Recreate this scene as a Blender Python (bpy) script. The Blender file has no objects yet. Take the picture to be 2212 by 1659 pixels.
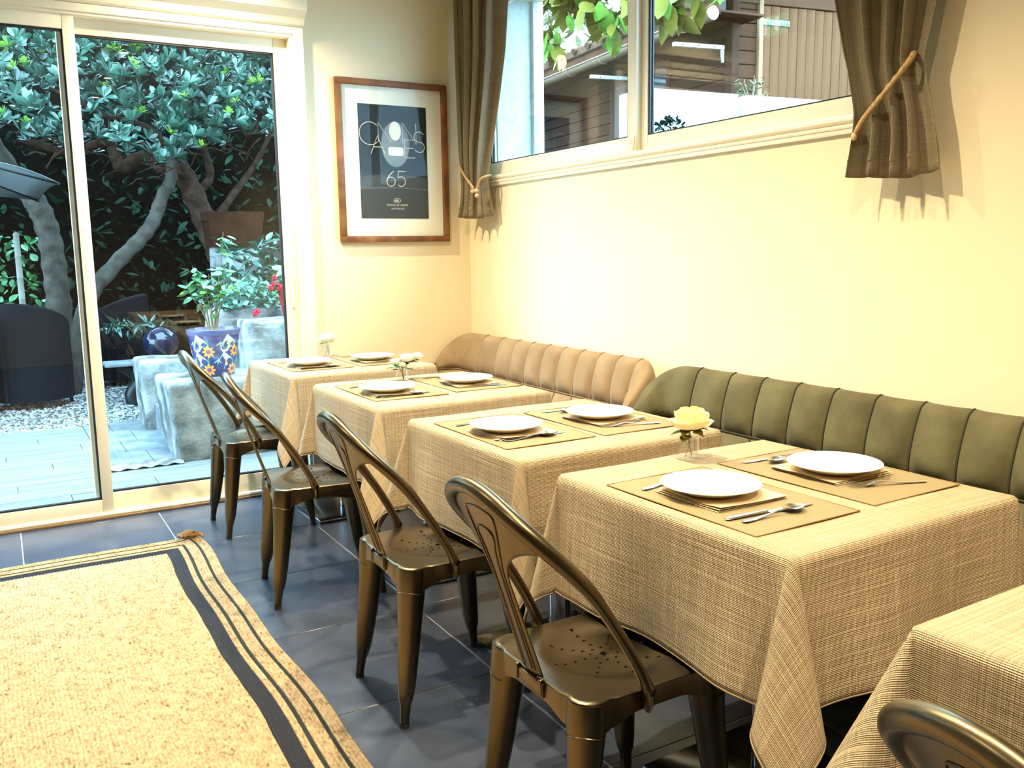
import bpy, bmesh, math, random
from mathutils import Vector, Matrix, Euler
random.seed(7)
R = math.radians
S = bpy.context.scene
COL = S.collection

# ------------------------------------------------------------------ camera
CAM_F, CAM_YAW, CAM_PITCH, CAM_ROLL, EYE = 1923.2, 0.52117, -0.14797, -0.0158, 1.30
cd = bpy.data.cameras.new('camera'); cam = bpy.data.objects.new('camera', cd); COL.objects.link(cam)
cd.sensor_fit = 'HORIZONTAL'; cd.sensor_width = 36.0; cd.lens = CAM_F / 2212 * 36.0
cd.clip_start = 0.02; cd.clip_end = 200
_f = Vector((math.sin(CAM_YAW)*math.cos(CAM_PITCH), math.cos(CAM_YAW)*math.cos(CAM_PITCH), math.sin(CAM_PITCH)))
_r = Vector((math.cos(CAM_YAW), -math.sin(CAM_YAW), 0)); _u = _r.cross(_f)
_c, _s = math.cos(CAM_ROLL), math.sin(CAM_ROLL)
_rr = _c*_r + _s*_u; _uu = -_s*_r + _c*_u
mw = Matrix(((_rr.x, _uu.x, -_f.x, 0), (_rr.y, _uu.y, -_f.y, 0), (_rr.z, _uu.z, -_f.z, EYE), (0, 0, 0, 1)))
cam.matrix_world = mw
S.camera = cam

# ------------------------------------------------------------------ sky, daylight, exposure
W = bpy.data.worlds.new('sky'); S.world = W; W.use_nodes = True
bg = W.node_tree.nodes['Background']
bg.inputs[0].default_value = (0.42, 0.74, 1.0, 1); bg.inputs[1].default_value = 13.5
vs = S.view_settings
S.display_settings.display_device = 'sRGB'
vs.view_transform = 'Standard'; vs.look = 'None'; vs.gamma = 1.0; vs.use_curve_mapping = False
vs.exposure = 0.75
LAMP_COL = (1.0, 0.83, 0.55); LAMP_W = 190.0
try:
    S.cycles.max_bounces = 10; S.cycles.diffuse_bounces = 5; S.cycles.glossy_bounces = 4
    S.cycles.transparent_max_bounces = 24; S.cycles.caustics_reflective = False; S.cycles.caustics_refractive = False
    S.cycles.sample_clamp_indirect = 6.0
except Exception:
    pass

# room numbers (metres)
XR, YB, XL, YF, ZC = 2.507, 4.85, -3.0, -2.6, 2.62

# ------------------------------------------------------------------ materials
MATS = {}
OUTDOOR = set('leaf_dark leaf_light leaf_camellia leaf_ivy leaf_fig leaf_far leaf_hedge bark bark_grey twig stone slate deck_plank gravel_bed gravel_stone terracotta wicker canvas bamboo render_white cabin_wood cabin_front_wood plank_wood beam_wood post_paint gutter_zinc roof_tile planter_white white_enamel pot_blue pot_rim glaze_white red_plastic flower_red'.split())
def nodes_of(name):
    m = bpy.data.materials.new(name); m.use_nodes = True
    nt = m.node_tree; b = nt.nodes['Principled BSDF']
    MATS[name] = m
    return m, nt, b
def mat(name, col, rough=.5, metal=0., col2=None, ns=8., nd=4., bump=0., bs=60., stretch=None, sheen=0., spec=.5, coord='Object', trans=0., emit=None, es=0., sheen_tint=None, ramp=(.35, .65), aniso=0.):
    """principled material, colour mottled between col and col2 by noise, fine relief by a second noise"""
    if name in OUTDOOR:
        if spec < .55 and name[:3] not in ('pot', 'gla'): spec = .06
        col = tuple(c*.74 for c in col); col2 = tuple(c*.74 for c in col2) if col2 else None
    m, nt, b = nodes_of(name)
    b.inputs['Base Color'].default_value = (*col, 1); b.inputs['Roughness'].default_value = rough
    b.inputs['Metallic'].default_value = metal; b.inputs['Specular IOR Level'].default_value = spec
    if sheen:
        b.inputs['Sheen Weight'].default_value = sheen; b.inputs['Sheen Roughness'].default_value = .35
        if sheen_tint: b.inputs['Sheen Tint'].default_value = (*sheen_tint, 1)
    if trans:
        b.inputs['Transmission Weight'].default_value = trans
    if emit:
        b.inputs['Emission Color'].default_value = (*emit, 1); b.inputs['Emission Strength'].default_value = es
    if aniso: b.inputs['Anisotropic'].default_value = aniso
    L = nt.links.new
    src = None
    if col2 or bump:
        tc = nt.nodes.new('ShaderNodeTexCoord'); mp = nt.nodes.new('ShaderNodeMapping')
        L(tc.outputs[coord], mp.inputs[0])
        if stretch: mp.inputs['Scale'].default_value = stretch
        src = mp.outputs[0]
    if col2:
        n = nt.nodes.new('ShaderNodeTexNoise'); n.inputs['Scale'].default_value = ns; n.inputs['Detail'].default_value = nd
        L(src, n.inputs['Vector'])
        r = nt.nodes.new('ShaderNodeValToRGB'); r.color_ramp.elements[0].position = ramp[0]; r.color_ramp.elements[1].position = ramp[1]
        r.color_ramp.elements[0].color = (*col, 1); r.color_ramp.elements[1].color = (*col2, 1)
        L(n.outputs[0], r.inputs[0]); L(r.outputs[0], b.inputs['Base Color'])
    if bump:
        n2 = nt.nodes.new('ShaderNodeTexNoise'); n2.inputs['Scale'].default_value = bs; n2.inputs['Detail'].default_value = 5
        L(src, n2.inputs['Vector'])
        bp = nt.nodes.new('ShaderNodeBump'); bp.inputs['Strength'].default_value = bump; bp.inputs['Distance'].default_value = .01
        L(n2.outputs[0], bp.inputs['Height']); L(bp.outputs[0], b.inputs['Normal'])
    return m

def math_node(nt, op, a, bb=None):
    n = nt.nodes.new('ShaderNodeMath'); n.operation = op
    for i, v in enumerate((a, bb)):
        if v is None: continue
        if isinstance(v, (int, float)): n.inputs[i].default_value = v
        else: nt.links.new(v, n.inputs[i])
    return n.outputs[0]

def weave(name, col, col2, fu, fv, bump=.5, slub=True, rough=.85, coord='UV', dark=None):
    """woven cloth: fine threads both ways (UV in metres), irregular thicker yarns"""
    m, nt, b = nodes_of(name); L = nt.links.new
    b.inputs['Roughness'].default_value = rough; b.inputs['Specular IOR Level'].default_value = .2
    tc = nt.nodes.new('ShaderNodeTexCoord')
    def wv(direction, scale, dist):
        w = nt.nodes.new('ShaderNodeTexWave'); w.wave_type = 'BANDS'; w.bands_direction = direction
        w.inputs['Scale'].default_value = scale; w.inputs['Distortion'].default_value = dist
        w.inputs['Detail'].default_value = 2; w.inputs['Detail Scale'].default_value = 1.5
        L(tc.outputs[coord], w.inputs['Vector']); return w.outputs['Fac']
    a, c = wv('X', fu, .6), wv('Y', fv, .6)
    h = math_node(nt, 'ADD', a, c)
    outs = h
    if slub:
        s = []
        for sc in ((3., 300., 1.), (300., 3., 1.)):
            mp = nt.nodes.new('ShaderNodeMapping'); mp.inputs['Scale'].default_value = sc
            L(tc.outputs[coord], mp.inputs[0])
            n = nt.nodes.new('ShaderNodeTexNoise'); n.inputs['Scale'].default_value = 1.; n.inputs['Detail'].default_value = 2
            L(mp.outputs[0], n.inputs['Vector']); s.append(math_node(nt, 'POWER', n.outputs[0], 3.))
        sl = math_node(nt, 'ADD', s[0], s[1])
        outs = math_node(nt, 'ADD', h, math_node(nt, 'MULTIPLY', sl, 4.))
        fac = math_node(nt, 'ADD', math_node(nt, 'MULTIPLY', sl, 1.5), math_node(nt, 'MULTIPLY', h, .22))
    else:
        fac = math_node(nt, 'MULTIPLY', math_node(nt, 'MULTIPLY', a, c), 1.6)
    r = nt.nodes.new('ShaderNodeValToRGB')
    r.color_ramp.elements[0].color = (*col2, 1); r.color_ramp.elements[1].color = (*col, 1)
    r.color_ramp.elements[0].position = .1; r.color_ramp.elements[1].position = .75
    L(fac, r.inputs[0]); L(r.outputs[0], b.inputs['Base Color'])
    bp = nt.nodes.new('ShaderNodeBump'); bp.inputs['Strength'].default_value = bump; bp.inputs['Distance'].default_value = .002
    L(outs, bp.inputs['Height']); L(bp.outputs[0], b.inputs['Normal'])
    return m

def thin_glass(name, tint=(.97, .99, .99), f0=.045, rough=0.0, gain=1.0):
    m = bpy.data.materials.new(name); m.use_nodes = True; nt = m.node_tree; nt.nodes.clear(); L = nt.links.new
    o = nt.nodes.new('ShaderNodeOutputMaterial'); t = nt.nodes.new('ShaderNodeBsdfTransparent'); g = nt.nodes.new('ShaderNodeBsdfGlossy')
    t.inputs[0].default_value = (*tint, 1); g.inputs[0].default_value = (1, 1, 1, 1); g.inputs['Roughness'].default_value = rough
    lw = nt.nodes.new('ShaderNodeLayerWeight'); lw.inputs['Blend'].default_value = .5
    p = math_node(nt, 'POWER', lw.outputs['Facing'], 5.0)
    fac = math_node(nt, 'ADD', math_node(nt, 'MULTIPLY', p, .9*gain), f0*gain)
    mx = nt.nodes.new('ShaderNodeMixShader'); L(fac, mx.inputs[0]); L(t.outputs[0], mx.inputs[1]); L(g.outputs[0], mx.inputs[2]); L(mx.outputs[0], o.inputs[0])
    MATS[name] = m
    return m

def wood(name, c1, c2, scale=6., stretch=(1, 1, .12), rough=.55, bump=.25):
    return mat(name, c1, rough, 0, c2, ns=scale, nd=8, bump=bump, bs=scale*4, stretch=stretch, spec=.35)

mat('wall_paint', (.80, .705, .505), .75, col2=(.785, .69, .49), ns=3, bump=.05, bs=180, spec=.25)
mat('ceiling_paint', (.62, .58, .50), .9)
mat('taupe_paint', (.42, .34, .24), .8)
mat('tile', (.028, .038, .060), .27, col2=(.056, .068, .096), ns=5, nd=8, bump=.04, bs=30, spec=.6, ramp=(.3, .7))
mat('grout', (.42, .40, .36), .9)
mat('cream_aluminium', (.84, .78, .62), .35, spec=.5)
mat('gasket', (.012, .012, .013), .6)
thin_glass('pane_glass', gain=.85)
thin_glass('vase_glass', tint=(.95, .968, .968), f0=.075)
thin_glass('poster_glass', f0=.008, gain=.45)
weave('cloth', (.60, .47, .305), (.25, .172, .092), 95, 95, bump=.75)
weave('placemat', (.68, .56, .33), (.27, .19, .08), 62, 105, bump=.9, slub=False, rough=.6)
mat('napkin', (.62, .49, .31), .85, col2=(.57, .44, .27), ns=30, bump=.1, bs=300)
mat('china', (.90, .87, .78), .18, spec=.6)
mat('steel', (.70, .68, .65), .26, 1.)
mat('brass_steel', (.185, .145, .085), .31, 1., col2=(.052, .043, .031), ns=3.2, nd=9, bump=.06, bs=20, stretch=(1, 1, .25), aniso=.4, ramp=(.3, .72))
mat('foot_rubber', (.015, .015, .015), .7)
mat('base_plate', (.055, .060, .068), .12, .85)
mat('chrome', (.75, .75, .75), .1, 1.)
mat('laminate', (.10, .075, .05), .5)
mat('tan_velvet', (.30, .212, .118), .8, col2=(.225, .152, .078), ns=7, nd=6, bump=.3, bs=16, sheen=.2, sheen_tint=(.90, .90, .95))
mat('green_velvet', (.122, .108, .046), .8, col2=(.074, .063, .024), ns=7, nd=6, bump=.4, bs=14, sheen=.16, sheen_tint=(.75, .77, .62))
mat('tan_piping', (.20, .125, .065), .8); mat('green_piping', (.030, .026, .012), .8)
mat('sofa_leg', (.03, .025, .02), .4)
weave('curtain_cloth', (.34, .285, .19), (.205, .165, .10), 170, 170, bump=.6)
mat('rope', (.52, .36, .17), .8, col2=(.42, .28, .12), ns=60, bump=.3, bs=200)
mat('bead', (.62, .42, .20), .45)
wood('frame_wood', (.13, .050, .018), (.26, .115, .048), 9, (1, 1, 1), .5, .5)
mat('mat_board', (.86, .80, .68), .8)
mat('poster_dark', (.012, .016, .016), .7, col2=(.026, .032, .032), ns=4, nd=5, spec=.15)
mat('poster_grey', (.062, .065, .065), .7, spec=.15); mat('poster_grey_edge', (.11, .115, .115), .7)
mat('poster_pale', (.72, .66, .54), .5); mat('poster_ink', (.66, .60, .47), .5); mat('poster_mid', (.20, .20, .19), .5, col2=(.10, .10, .10), ns=6)
mat('black_metal', (.02, .02, .022), .4, .6)
mat('lamp_rim', (.85, .85, .82), .3)
mat('lamp_lens', (1, 1, 1), .5, emit=(1, .86, .62), es=25)
mat('sign_green', (.01, .16, .08), .4, emit=(.01, .30, .14), es=3.0); mat('sign_white', (.9, .95, .92), .4, emit=(.8, 1, .9), es=2.2)
mat('leaf_dark', (.022, .080, .052), .27, col2=(.050, .135, .088), ns=3, spec=.7)
mat('leaf_light', (.105, .235, .03), .4, col2=(.17, .31, .055), ns=5)
mat('leaf_camellia', (.06, .20, .075), .32, col2=(.11, .30, .10), ns=6, spec=.6)
mat('leaf_ivy', (.10, .26, .17), .5, col2=(.24, .42, .32), ns=20)
mat('leaf_fig', (.115, .105, .012), .5, col2=(.19, .155, .024), ns=4)
mat('leaf_far', (.085, .095, .040), .7, col2=(.19, .18, .10), ns=4)
mat('leaf_dry', (.42, .22, .08), .8)
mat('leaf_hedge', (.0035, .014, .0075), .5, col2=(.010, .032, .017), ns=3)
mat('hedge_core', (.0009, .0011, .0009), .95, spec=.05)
mat('bark', (.030, .016, .010), .9, col2=(.075, .042, .028), ns=14, bump=.8, bs=30)
mat('bark_grey', (.050, .042, .034), .85, col2=(.10, .085, .070), ns=10, bump=.5, bs=25)
mat('twig', (.24, .19, .13), .8)
mat('rose_cream', (.92, .86, .36), .55, col2=(.94, .90, .60), ns=20, sheen=.3)
mat('rose_white', (.86, .86, .76), .55, sheen=.3)
mat('flower_red', (.75, .03, .07), .45)
mat('stone', (.38, .38, .36), .9, col2=(.11, .11, .105), ns=5, nd=12, bump=.7, bs=45, ramp=(.38, .62))
mat('slate', (.25, .27, .28), .55, col2=(.14, .16, .175), ns=6, nd=8, bump=.25, bs=14)
mat('deck_plank', (.27, .28, .275), .6, col2=(.15, .165, .17), ns=3.2, nd=8, stretch=(.5, 6, 1), bump=.15, bs=8)
mat('gravel_bed', (.20, .195, .185), .95, col2=(.06, .06, .058), ns=90, bump=1., bs=110)
mat('gravel_stone', (.50, .495, .47), .9, col2=(.17, .168, .16), ns=12)
mat('pot_blue', (.020, .028, .16), .15, col2=(.040, .055, .26), ns=4, spec=.6)
mat('pot_rim', (.10, .11, .26), .2); mat('glaze_white', (.72, .80, .76), .2); mat('glaze_green', (.03, .16, .11), .2); mat('glaze_orange', (.85, .30, .03), .2)
mat('glaze_purple', (.20, .06, .16), .2); mat('glaze_mint', (.30, .62, .46), .2)
mat('soil', (.035, .026, .018), 1.)
mat('red_plastic', (.42, .02, .025), .35)
mat('terracotta', (.034, .0105, .004), .9, col2=(.022, .007, .0028), ns=8)
mat('wicker', (.008, .0085, .011), .5, bump=.6, bs=120)
mat('outdoor_cloth', (.035, .027, .024), .85)
mat('globe_glaze', (.006, .009, .028), .12)
mat('canvas', (.36, .38, .385), .8)
mat('bamboo', (.33, .31, .25), .6)
mat('render_white', (.56, .58, .57), .95, col2=(.48, .50, .49), ns=25, bump=.5, bs=60)
wood('cabin_wood', (.026, .0085, .0034), (.060, .021, .009), 5, (1, .12, 1), .6, .3)
wood('cabin_front_wood', (.050, .0175, .0072), (.085, .032, .0135), 5, (.12, 1, 1), .6, .3)
wood('plank_wood', (.090, .036, .0145), (.175, .074, .032), 7, (1, 1, .10), .7, .4)
wood('beam_wood', (.068, .025, .0105), (.12, .047, .021), 5, (.12, 1, 1), .6, .3)
mat('post_paint', (.30, .165, .085), .7)
mat('gutter_zinc', (.31, .20, .135), .45, .1)
mat('roof_tile', (.085, .040, .022), .9, col2=(.15, .08, .05), ns=12)
mat('planter_white', (.55, .63, .66), .3)
mat('white_enamel', (.55, .55, .55), .4)
mat('earth', (.03, .026, .02), .95)
mat('steel_hinge', (.10, .075, .04), .6, .3)
mat('mirror_glass', (.45, .52, .55), .05, .9)

def jute():
    m, nt, b = nodes_of('jute'); L = nt.links.new
    b.inputs['Roughness'].default_value = .95; b.inputs['Specular IOR Level'].default_value = .1
    tc = nt.nodes.new('ShaderNodeTexCoord')
    mp = nt.nodes.new('ShaderNodeMapping'); mp.inputs['Scale'].default_value = (1, .45, 1); L(tc.outputs['Object'], mp.inputs[0])
    n = nt.nodes.new('ShaderNodeTexNoise'); n.inputs['Scale'].default_value = 130; n.inputs['Detail'].default_value = 3; L(mp.outputs[0], n.inputs['Vector'])
    n2 = nt.nodes.new('ShaderNodeTexNoise'); n2.inputs['Scale'].default_value = 22; n2.inputs['Detail'].default_value = 4; L(tc.outputs['Object'], n2.inputs['Vector'])
    f = math_node(nt, 'ADD', math_node(nt, 'MULTIPLY', n.outputs[0], .7), math_node(nt, 'MULTIPLY', n2.outputs[0], .3))
    r = nt.nodes.new('ShaderNodeValToRGB'); e = r.color_ramp.elements
    e[0].position = .30; e[0].color = (.07, .038, .015, 1); e[1].position = .60; e[1].color = (.42, .315, .185, 1)
    x = e.new(.42); x.color = (.29, .20, .105, 1)
    L(f, r.inputs[0]); L(r.outputs[0], b.inputs['Base Color'])
    bp = nt.nodes.new('ShaderNodeBump'); bp.inputs['Strength'].default_value = .8; bp.inputs['Distance'].default_value = .004
    L(n.outputs[0], bp.inputs['Height']); L(bp.outputs[0], b.inputs['Normal'])
jute()
mat('rug_black', (.0050, .0060, .011), .95, col2=(.009, .0105, .017), ns=120, bump=.5, bs=160)
mat('rug_green', (.009, .015, .010), .95, bump=.5, bs=160)
mat('rug_backing', (.30, .16, .055), .95, bump=.5, bs=120)

# ------------------------------------------------------------------ mesh helpers
class MB:
    def __init__(s):
        s.bm = bmesh.new(); s.uv = s.bm.loops.layers.uv.new('UVMap')
    def box(s, c, d, bev=0., rot=None, seg=2):
        r = bmesh.ops.create_cube(s.bm, size=1.0); vs_ = r['verts']
        bmesh.ops.scale(s.bm, vec=d, verts=vs_)
        if bev:
            es = list({e for v in vs_ for e in v.link_edges})
            q = bmesh.ops.bevel(s.bm, geom=es, offset=min(bev, min(d)*.49), segments=seg, affect='EDGES', profile=.5)
            vs_ = list({v for v in q['verts']} | {v for v in vs_ if v.is_valid})
        if rot is not None: bmesh.ops.rotate(s.bm, verts=vs_, cent=(0, 0, 0), matrix=rot)
        bmesh.ops.translate(s.bm, verts=vs_, vec=c)
        return s
    def b2(s, x0, x1, y0, y1, z0, z1, bev=0., seg=2):
        return s.box(((x0+x1)/2, (y0+y1)/2, (z0+z1)/2), (abs(x1-x0), abs(y1-y0), abs(z1-z0)), bev, None, seg)
    def face(s, co, uv=None):
        f = s.bm.faces.new([s.bm.verts.new(c) for c in co])
        if uv:
            for l, t in zip(f.loops, uv): l[s.uv].uv = t
        return f
    def grid(s, fn, nu, nv, cu=False, cv=False, uvf=None):
        V = [[s.bm.verts.new(fn(i/nu, j/nv)) for j in range(nv + (0 if cv else 1))] for i in range(nu + (0 if cu else 1))]
        for i in range(nu):
            for j in range(nv):
                a, b_ = (i, (i+1) % len(V)); c, d = (j, (j+1) % len(V[0]))
                try: f = s.bm.faces.new((V[a][c], V[b_][c], V[b_][d], V[a][d]))
                except ValueError: continue
                if uvf:
                    for l, (p, q) in zip(f.loops, ((i, j), (i+1, j), (i+1, j+1), (i, j+1))): l[s.uv].uv = uvf(p/nu, q/nv)
        return V
    def tube(s, pts, rad, n=10, cap=True, sq=None, closed=False):
        pts = [Vector(p) for p in pts]; m = len(pts)
        if not isinstance(rad, (list, tuple)): rad = [rad]*m
        up = None; rings = []
        for i, p in enumerate(pts):
            if closed: t = (pts[(i+1) % m]-pts[i-1]).normalized()
            else: t = (pts[min(i+1, m-1)]-pts[max(i-1, 0)]).normalized()
            if up is None:
                up = Vector((0, 0, 1)) if abs(t.z) < .9 else Vector((1, 0, 0))
            a = t.cross(up)
            if a.length < 1e-6: a = t.orthogonal()
            a.normalize(); up = a.cross(t).normalized()
            k1, k2 = sq if sq else (1, 1)
            rr = rad[i]
            rings.append([s.bm.verts.new(p + rr*(k1*math.cos(2*math.pi*k/n)*a + k2*math.sin(2*math.pi*k/n)*up)) for k in range(n)])
        for i in range(m if closed else m-1):
            A, B = rings[i], rings[(i+1) % m]
            for k in range(n):
                s.bm.faces.new((A[k], A[(k+1) % n], B[(k+1) % n], B[k]))
        if cap and not closed:
            s.bm.faces.new(rings[0][::-1]); s.bm.faces.new(rings[-1])
        return s
    def lathe(s, prof, n=32, c=(0, 0, 0)):
        rings = []
        for r_, z in prof:
            if r_ < 1e-6: rings.append([s.bm.verts.new((c[0], c[1], c[2]+z))])
            else: rings.append([s.bm.verts.new((c[0]+r_*math.cos(2*math.pi*k/n), c[1]+r_*math.sin(2*math.pi*k/n), c[2]+z)) for k in range(n)])
        for A, B in zip(rings, rings[1:]):
            for k in range(n):
                k2 = (k+1) % n
                if len(A) == 1 and len(B) == 1: continue
                if len(A) == 1: s.bm.faces.new((A[0], B[k2], B[k]))
                elif len(B) == 1: s.bm.faces.new((A[k], A[k2], B[0]))
                else: s.bm.faces.new((A[k], A[k2], B[k2], B[k]))
        return s
    def prism(s, poly, axis, a, b_):
        """extrude a 2-D polygon along axis from a to b_"""
        def P(p, h):
            return {'z': (p[0], p[1], h), 'y': (p[0], h, p[1]), 'x': (h, p[0], p[1])}[axis]
        A = [s.bm.verts.new(P(p, a)) for p in poly]; B = [s.bm.verts.new(P(p, b_)) for p in poly]
        n = len(poly)
        s.bm.faces.new(A[::-1]); s.bm.faces.new(B)
        for k in range(n): s.bm.faces.new((A[k], A[(k+1) % n], B[(k+1) % n], B[k]))
        return s
    def ball(s, c, r_, sub=2, sc=(1, 1, 1)):
        q = bmesh.ops.create_icosphere(s.bm, subdivisions=sub, radius=r_)
        bmesh.ops.scale(s.bm, vec=sc, verts=q['verts']); bmesh.ops.translate(s.bm, vec=c, verts=q['verts'])
        return s
    def mesh(s, name, smooth=True, angle=40):
        bmesh.ops.recalc_face_normals(s.bm, faces=s.bm.faces)
        me = bpy.data.meshes.new(name); s.bm.to_mesh(me); s.bm.free()
        if smooth:
            for p in me.polygons: p.use_smooth = True
            try: me.set_sharp_from_angle(angle=R(angle))
            except Exception: pass
        return me
    def build(s, name, m, parent=None, smooth=True, angle=40, loc=None, rot=None):
        me = s.mesh(name, smooth, angle); me.materials.append(MATS[m])
        return link(name, me, parent, loc, rot)

def link(name, me, parent=None, loc=None, rot=None):
    o = bpy.data.objects.new(name, me); COL.objects.link(o)
    if parent is not None: o.parent = parent
    if loc is not None: o.location = loc
    if rot is not None: o.rotation_euler = rot
    return o
def tag(o, label=None, cat=None, group=None, kind=None):
    if label: o['label'] = label
    if cat: o['category'] = cat
    if group: o['group'] = group
    if kind: o['kind'] = kind
    return o
def thing(name, label, cat, loc=(0, 0, 0), rz=0., group=None):
    o = bpy.data.objects.new(name, None); COL.objects.link(o); o.empty_display_size = .1
    o.location = loc; o.rotation_euler = (0, 0, rz)
    return tag(o, label, cat, group)
def struct(o): o['kind'] = 'structure'; return o
def copy_tree(o, parent=None):
    c = o.copy(); COL.objects.link(c)
    if parent is not None: c.parent = parent
    for ch in list(o.children):
        copy_tree(ch, c)
    return c
def pydata(name, V, F, m, parent=None, smooth=False):
    me = bpy.data.meshes.new(name); me.from_pydata(V, [], F); me.materials.append(MATS[m])
    if smooth:
        for p in me.polygons: p.use_smooth = True
    return link(name, me, parent)
def lerp(a, b_, t): return a + (b_-a)*t
def pw(t, pts):
    """piecewise linear through (t, value)"""
    for (a, va), (b_, vb) in zip(pts, pts[1:]):
        if t <= b_: return va if t <= a else lerp(va, vb, (t-a)/(b_-a))
    return pts[-1][1]
def smooth_path(pts, k=6):
    """Catmull-Rom through pts"""
    P = [Vector(p) for p in pts]; P = [2*P[0]-P[1]] + P + [2*P[-1]-P[-2]]
    out = []
    for i in range(1, len(P)-2):
        for j in range(k):
            t = j/k; a, b_, c, d = P[i-1:i+3]
            out.append(.5*((2*b_) + (c-a)*t + (2*a-5*b_+4*c-d)*t*t + (3*b_-a-3*c+d)*t**3))
    out.append(P[-2]); return out

# ================================================================== THE ROOM
ZC = 2.85
floor = struct(MB().b2(XL-.2, XR+.1, YF-.2, 4.90, -.12, -.003).build('floor', 'grout', smooth=False))
TX, TY, GX0, GY0, GR = .6245, .606, 0.0, 2.308, .0045
def clip(v, a, b_): return max(a, min(b_, v))
full = None
for i in range(-6, 6):
    for j in range(-9, 6):
        x0, x1 = GX0+i*TX+GR/2, GX0+(i+1)*TX-GR/2; y0, y1 = GY0+j*TY+GR/2, GY0+(j+1)*TY-GR/2
        a0, a1, b0, b1 = clip(x0, XL, XR), clip(x1, XL, XR), clip(y0, YF, 4.83), clip(y1, YF, 4.83)
        if a1-a0 < .02 or b1-b0 < .02: continue
        whole = abs(a1-a0-(x1-x0)) < 1e-6 and abs(b1-b0-(y1-y0)) < 1e-6
        if whole and full is not None: me = full
        else:
            me = MB().b2(-(a1-a0)/2, (a1-a0)/2, -(b1-b0)/2, (b1-b0)/2, -.02, 0, .0015, 1).mesh('tile', True); me.materials.append(MATS['tile'])
            if whole: full = me
        link('tile', me, floor, ((a0+a1)/2, (b0+b1)/2, 0))

DX0, DX1, DZ = -1.30, 1.495, 2.47
w = MB(); w.b2(DX1, XR+.36, YB, YB+.28, -.1, ZC); w.b2(XL-.2, DX0, YB, YB+.28, -.1, ZC); w.b2(DX0, DX1, YB, YB+.28, DZ, ZC)
struct(w.build('wall_back', 'wall_paint', smooth=False))
WY0, WY1, WZ0, WZ1 = 1.86, 4.64, 1.70, 2.72
w = MB(); w.b2(XR, XR+.36, YF-.2, YB, -.1, WZ0); w.b2(XR, XR+.36, YF-.2, YB, WZ1, ZC); w.b2(XR, XR+.36, YF-.2, WY0, WZ0, WZ1); w.b2(XR, XR+.36, WY1, YB, WZ0, WZ1)
struct(w.build('wall_right', 'wall_paint', smooth=False))
struct(MB().b2(XL-.2, XL, YF-.2, YB, -.1, ZC).build('wall_left', 'taupe_paint', smooth=False))
struct(MB().b2(XL, XR, YF-.2, YF, -.1, ZC).build('wall_front', 'taupe_paint', smooth=False))
struct(MB().b2(XL-.2, XR+.36, YF-.2, YB+.28, ZC, ZC+.12).build('ceiling', 'ceiling_paint', smooth=False))
# plaster of the window reveal (outer skin of the thick wall)
rv = MB(); rv.b2(XR+.075, XR+.30, WY1-.03, WY1, WZ0, WZ1); rv.b2(XR+.075, XR+.36, WY0, WY0+.03, WZ0, WZ1); rv.b2(XR+.07, XR+.36, WY0, WY1, WZ0-.02, WZ0+.02)
struct(rv.build('trim_1', 'render_white', smooth=False))
struct(MB().b2(XR+.30, XR+.37, WY1-.06, WY1, WZ0, WZ1, .004).build('trim_2', 'white_enamel'))

# ------------------------------------------------------------------ sliding door
door = bpy.data.objects.new('door_1', None); COL.objects.link(door); door.location = (0, 0, 0); struct(door); door['label'] = 'cream aluminium sliding glass door to the garden'
CA = 'cream_aluminium'
MB().b2(1.437, 1.497, 4.785, 4.93, 0, 2.4235, .004).b2(1.455, 1.510, 4.775, 4.80, 0, 2.4385, .003).build('door_jamb', CA, door)
MB().b2(DX0, DX0+.06, 4.785, 4.93, 0, 2.47, .004).build('door_jamb', CA, door)
MB().b2(DX0, 1.512, 4.785, 4.93, 2.423, 2.478, .004).b2(DX0, 1.51, 4.775, 4.80, 2.438, 2.475, .003).build('door_head', CA, door)
t = MB(); t.b2(DX0, 1.497, 4.79, 4.95, 0, .022, .003); t.b2(DX0, 1.497, 4.795, 4.803, .02, .034, .002); t.b2(DX0, 1.497, 4.842, 4.85, .02, .034, .002); t.tube([(DX0, 4.79, .02), (1.497, 4.79, .02)], .011, 8)
t.build('door_track', CA, door)
wood('threshold_wood', (.16, .09, .04), (.28, .18, .09), 8, (.1, 1, 1))
MB().b2(DX0, 1.497, 4.768, 4.79, 0, .012, .002).build('threshold_strip', 'threshold_wood', door)
def sash(name, x0, x1, y0, y1, z0, z1, sl, sr, rt, rb, parent):
    o = MB().b2(x0, x0+sl, y0, y1, z0, z1, .004).build(name, CA, parent)
    MB().b2(x1-sr, x1, y0, y1, z0, z1, .004).build('stile', CA, o)
    MB().b2(x0+sl, x1-sr, y0+.002, y1-.002, z1-rt, z1, .003).build('top_rail', CA, o)
    MB().b2(x0+sl, x1-sr, y0+.002, y1-.002, z0, z0+rb, .003).build('bottom_rail', CA, o)
    ym = (y0+y1)/2
    MB().b2(x0+sl, x1-sr, ym-.003, ym+.003, z0+rb, z1-rt).build('pane', 'pane_glass', o, smooth=False)
    g = MB(); q = .009
    for s_ in (-1, 1):
        ya, yb = sorted((ym+s_*.004, ym+s_*.012))
        g.b2(x0+sl, x0+sl+q, ya, yb, z0+rb, z1-rt); g.b2(x1-sr-q, x1-sr, ya, yb, z0+rb, z1-rt)
        g.b2(x0+sl, x1-sr, ya, yb, z1-rt-q, z1-rt); g.b2(x0+sl, x1-sr, ya, yb, z0+rb, z0+rb+q)
    g.build('gasket', 'gasket', o, smooth=False)
    return o
sash('sash', DX0+.05, .422, 4.795, 4.835, .03, 2.425, .06, .052, .068, .066, door)
rs = sash('sash', .345, 1.440, 4.845, 4.885, .03, 2.425, .05, .072, .075, .085, door)
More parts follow.
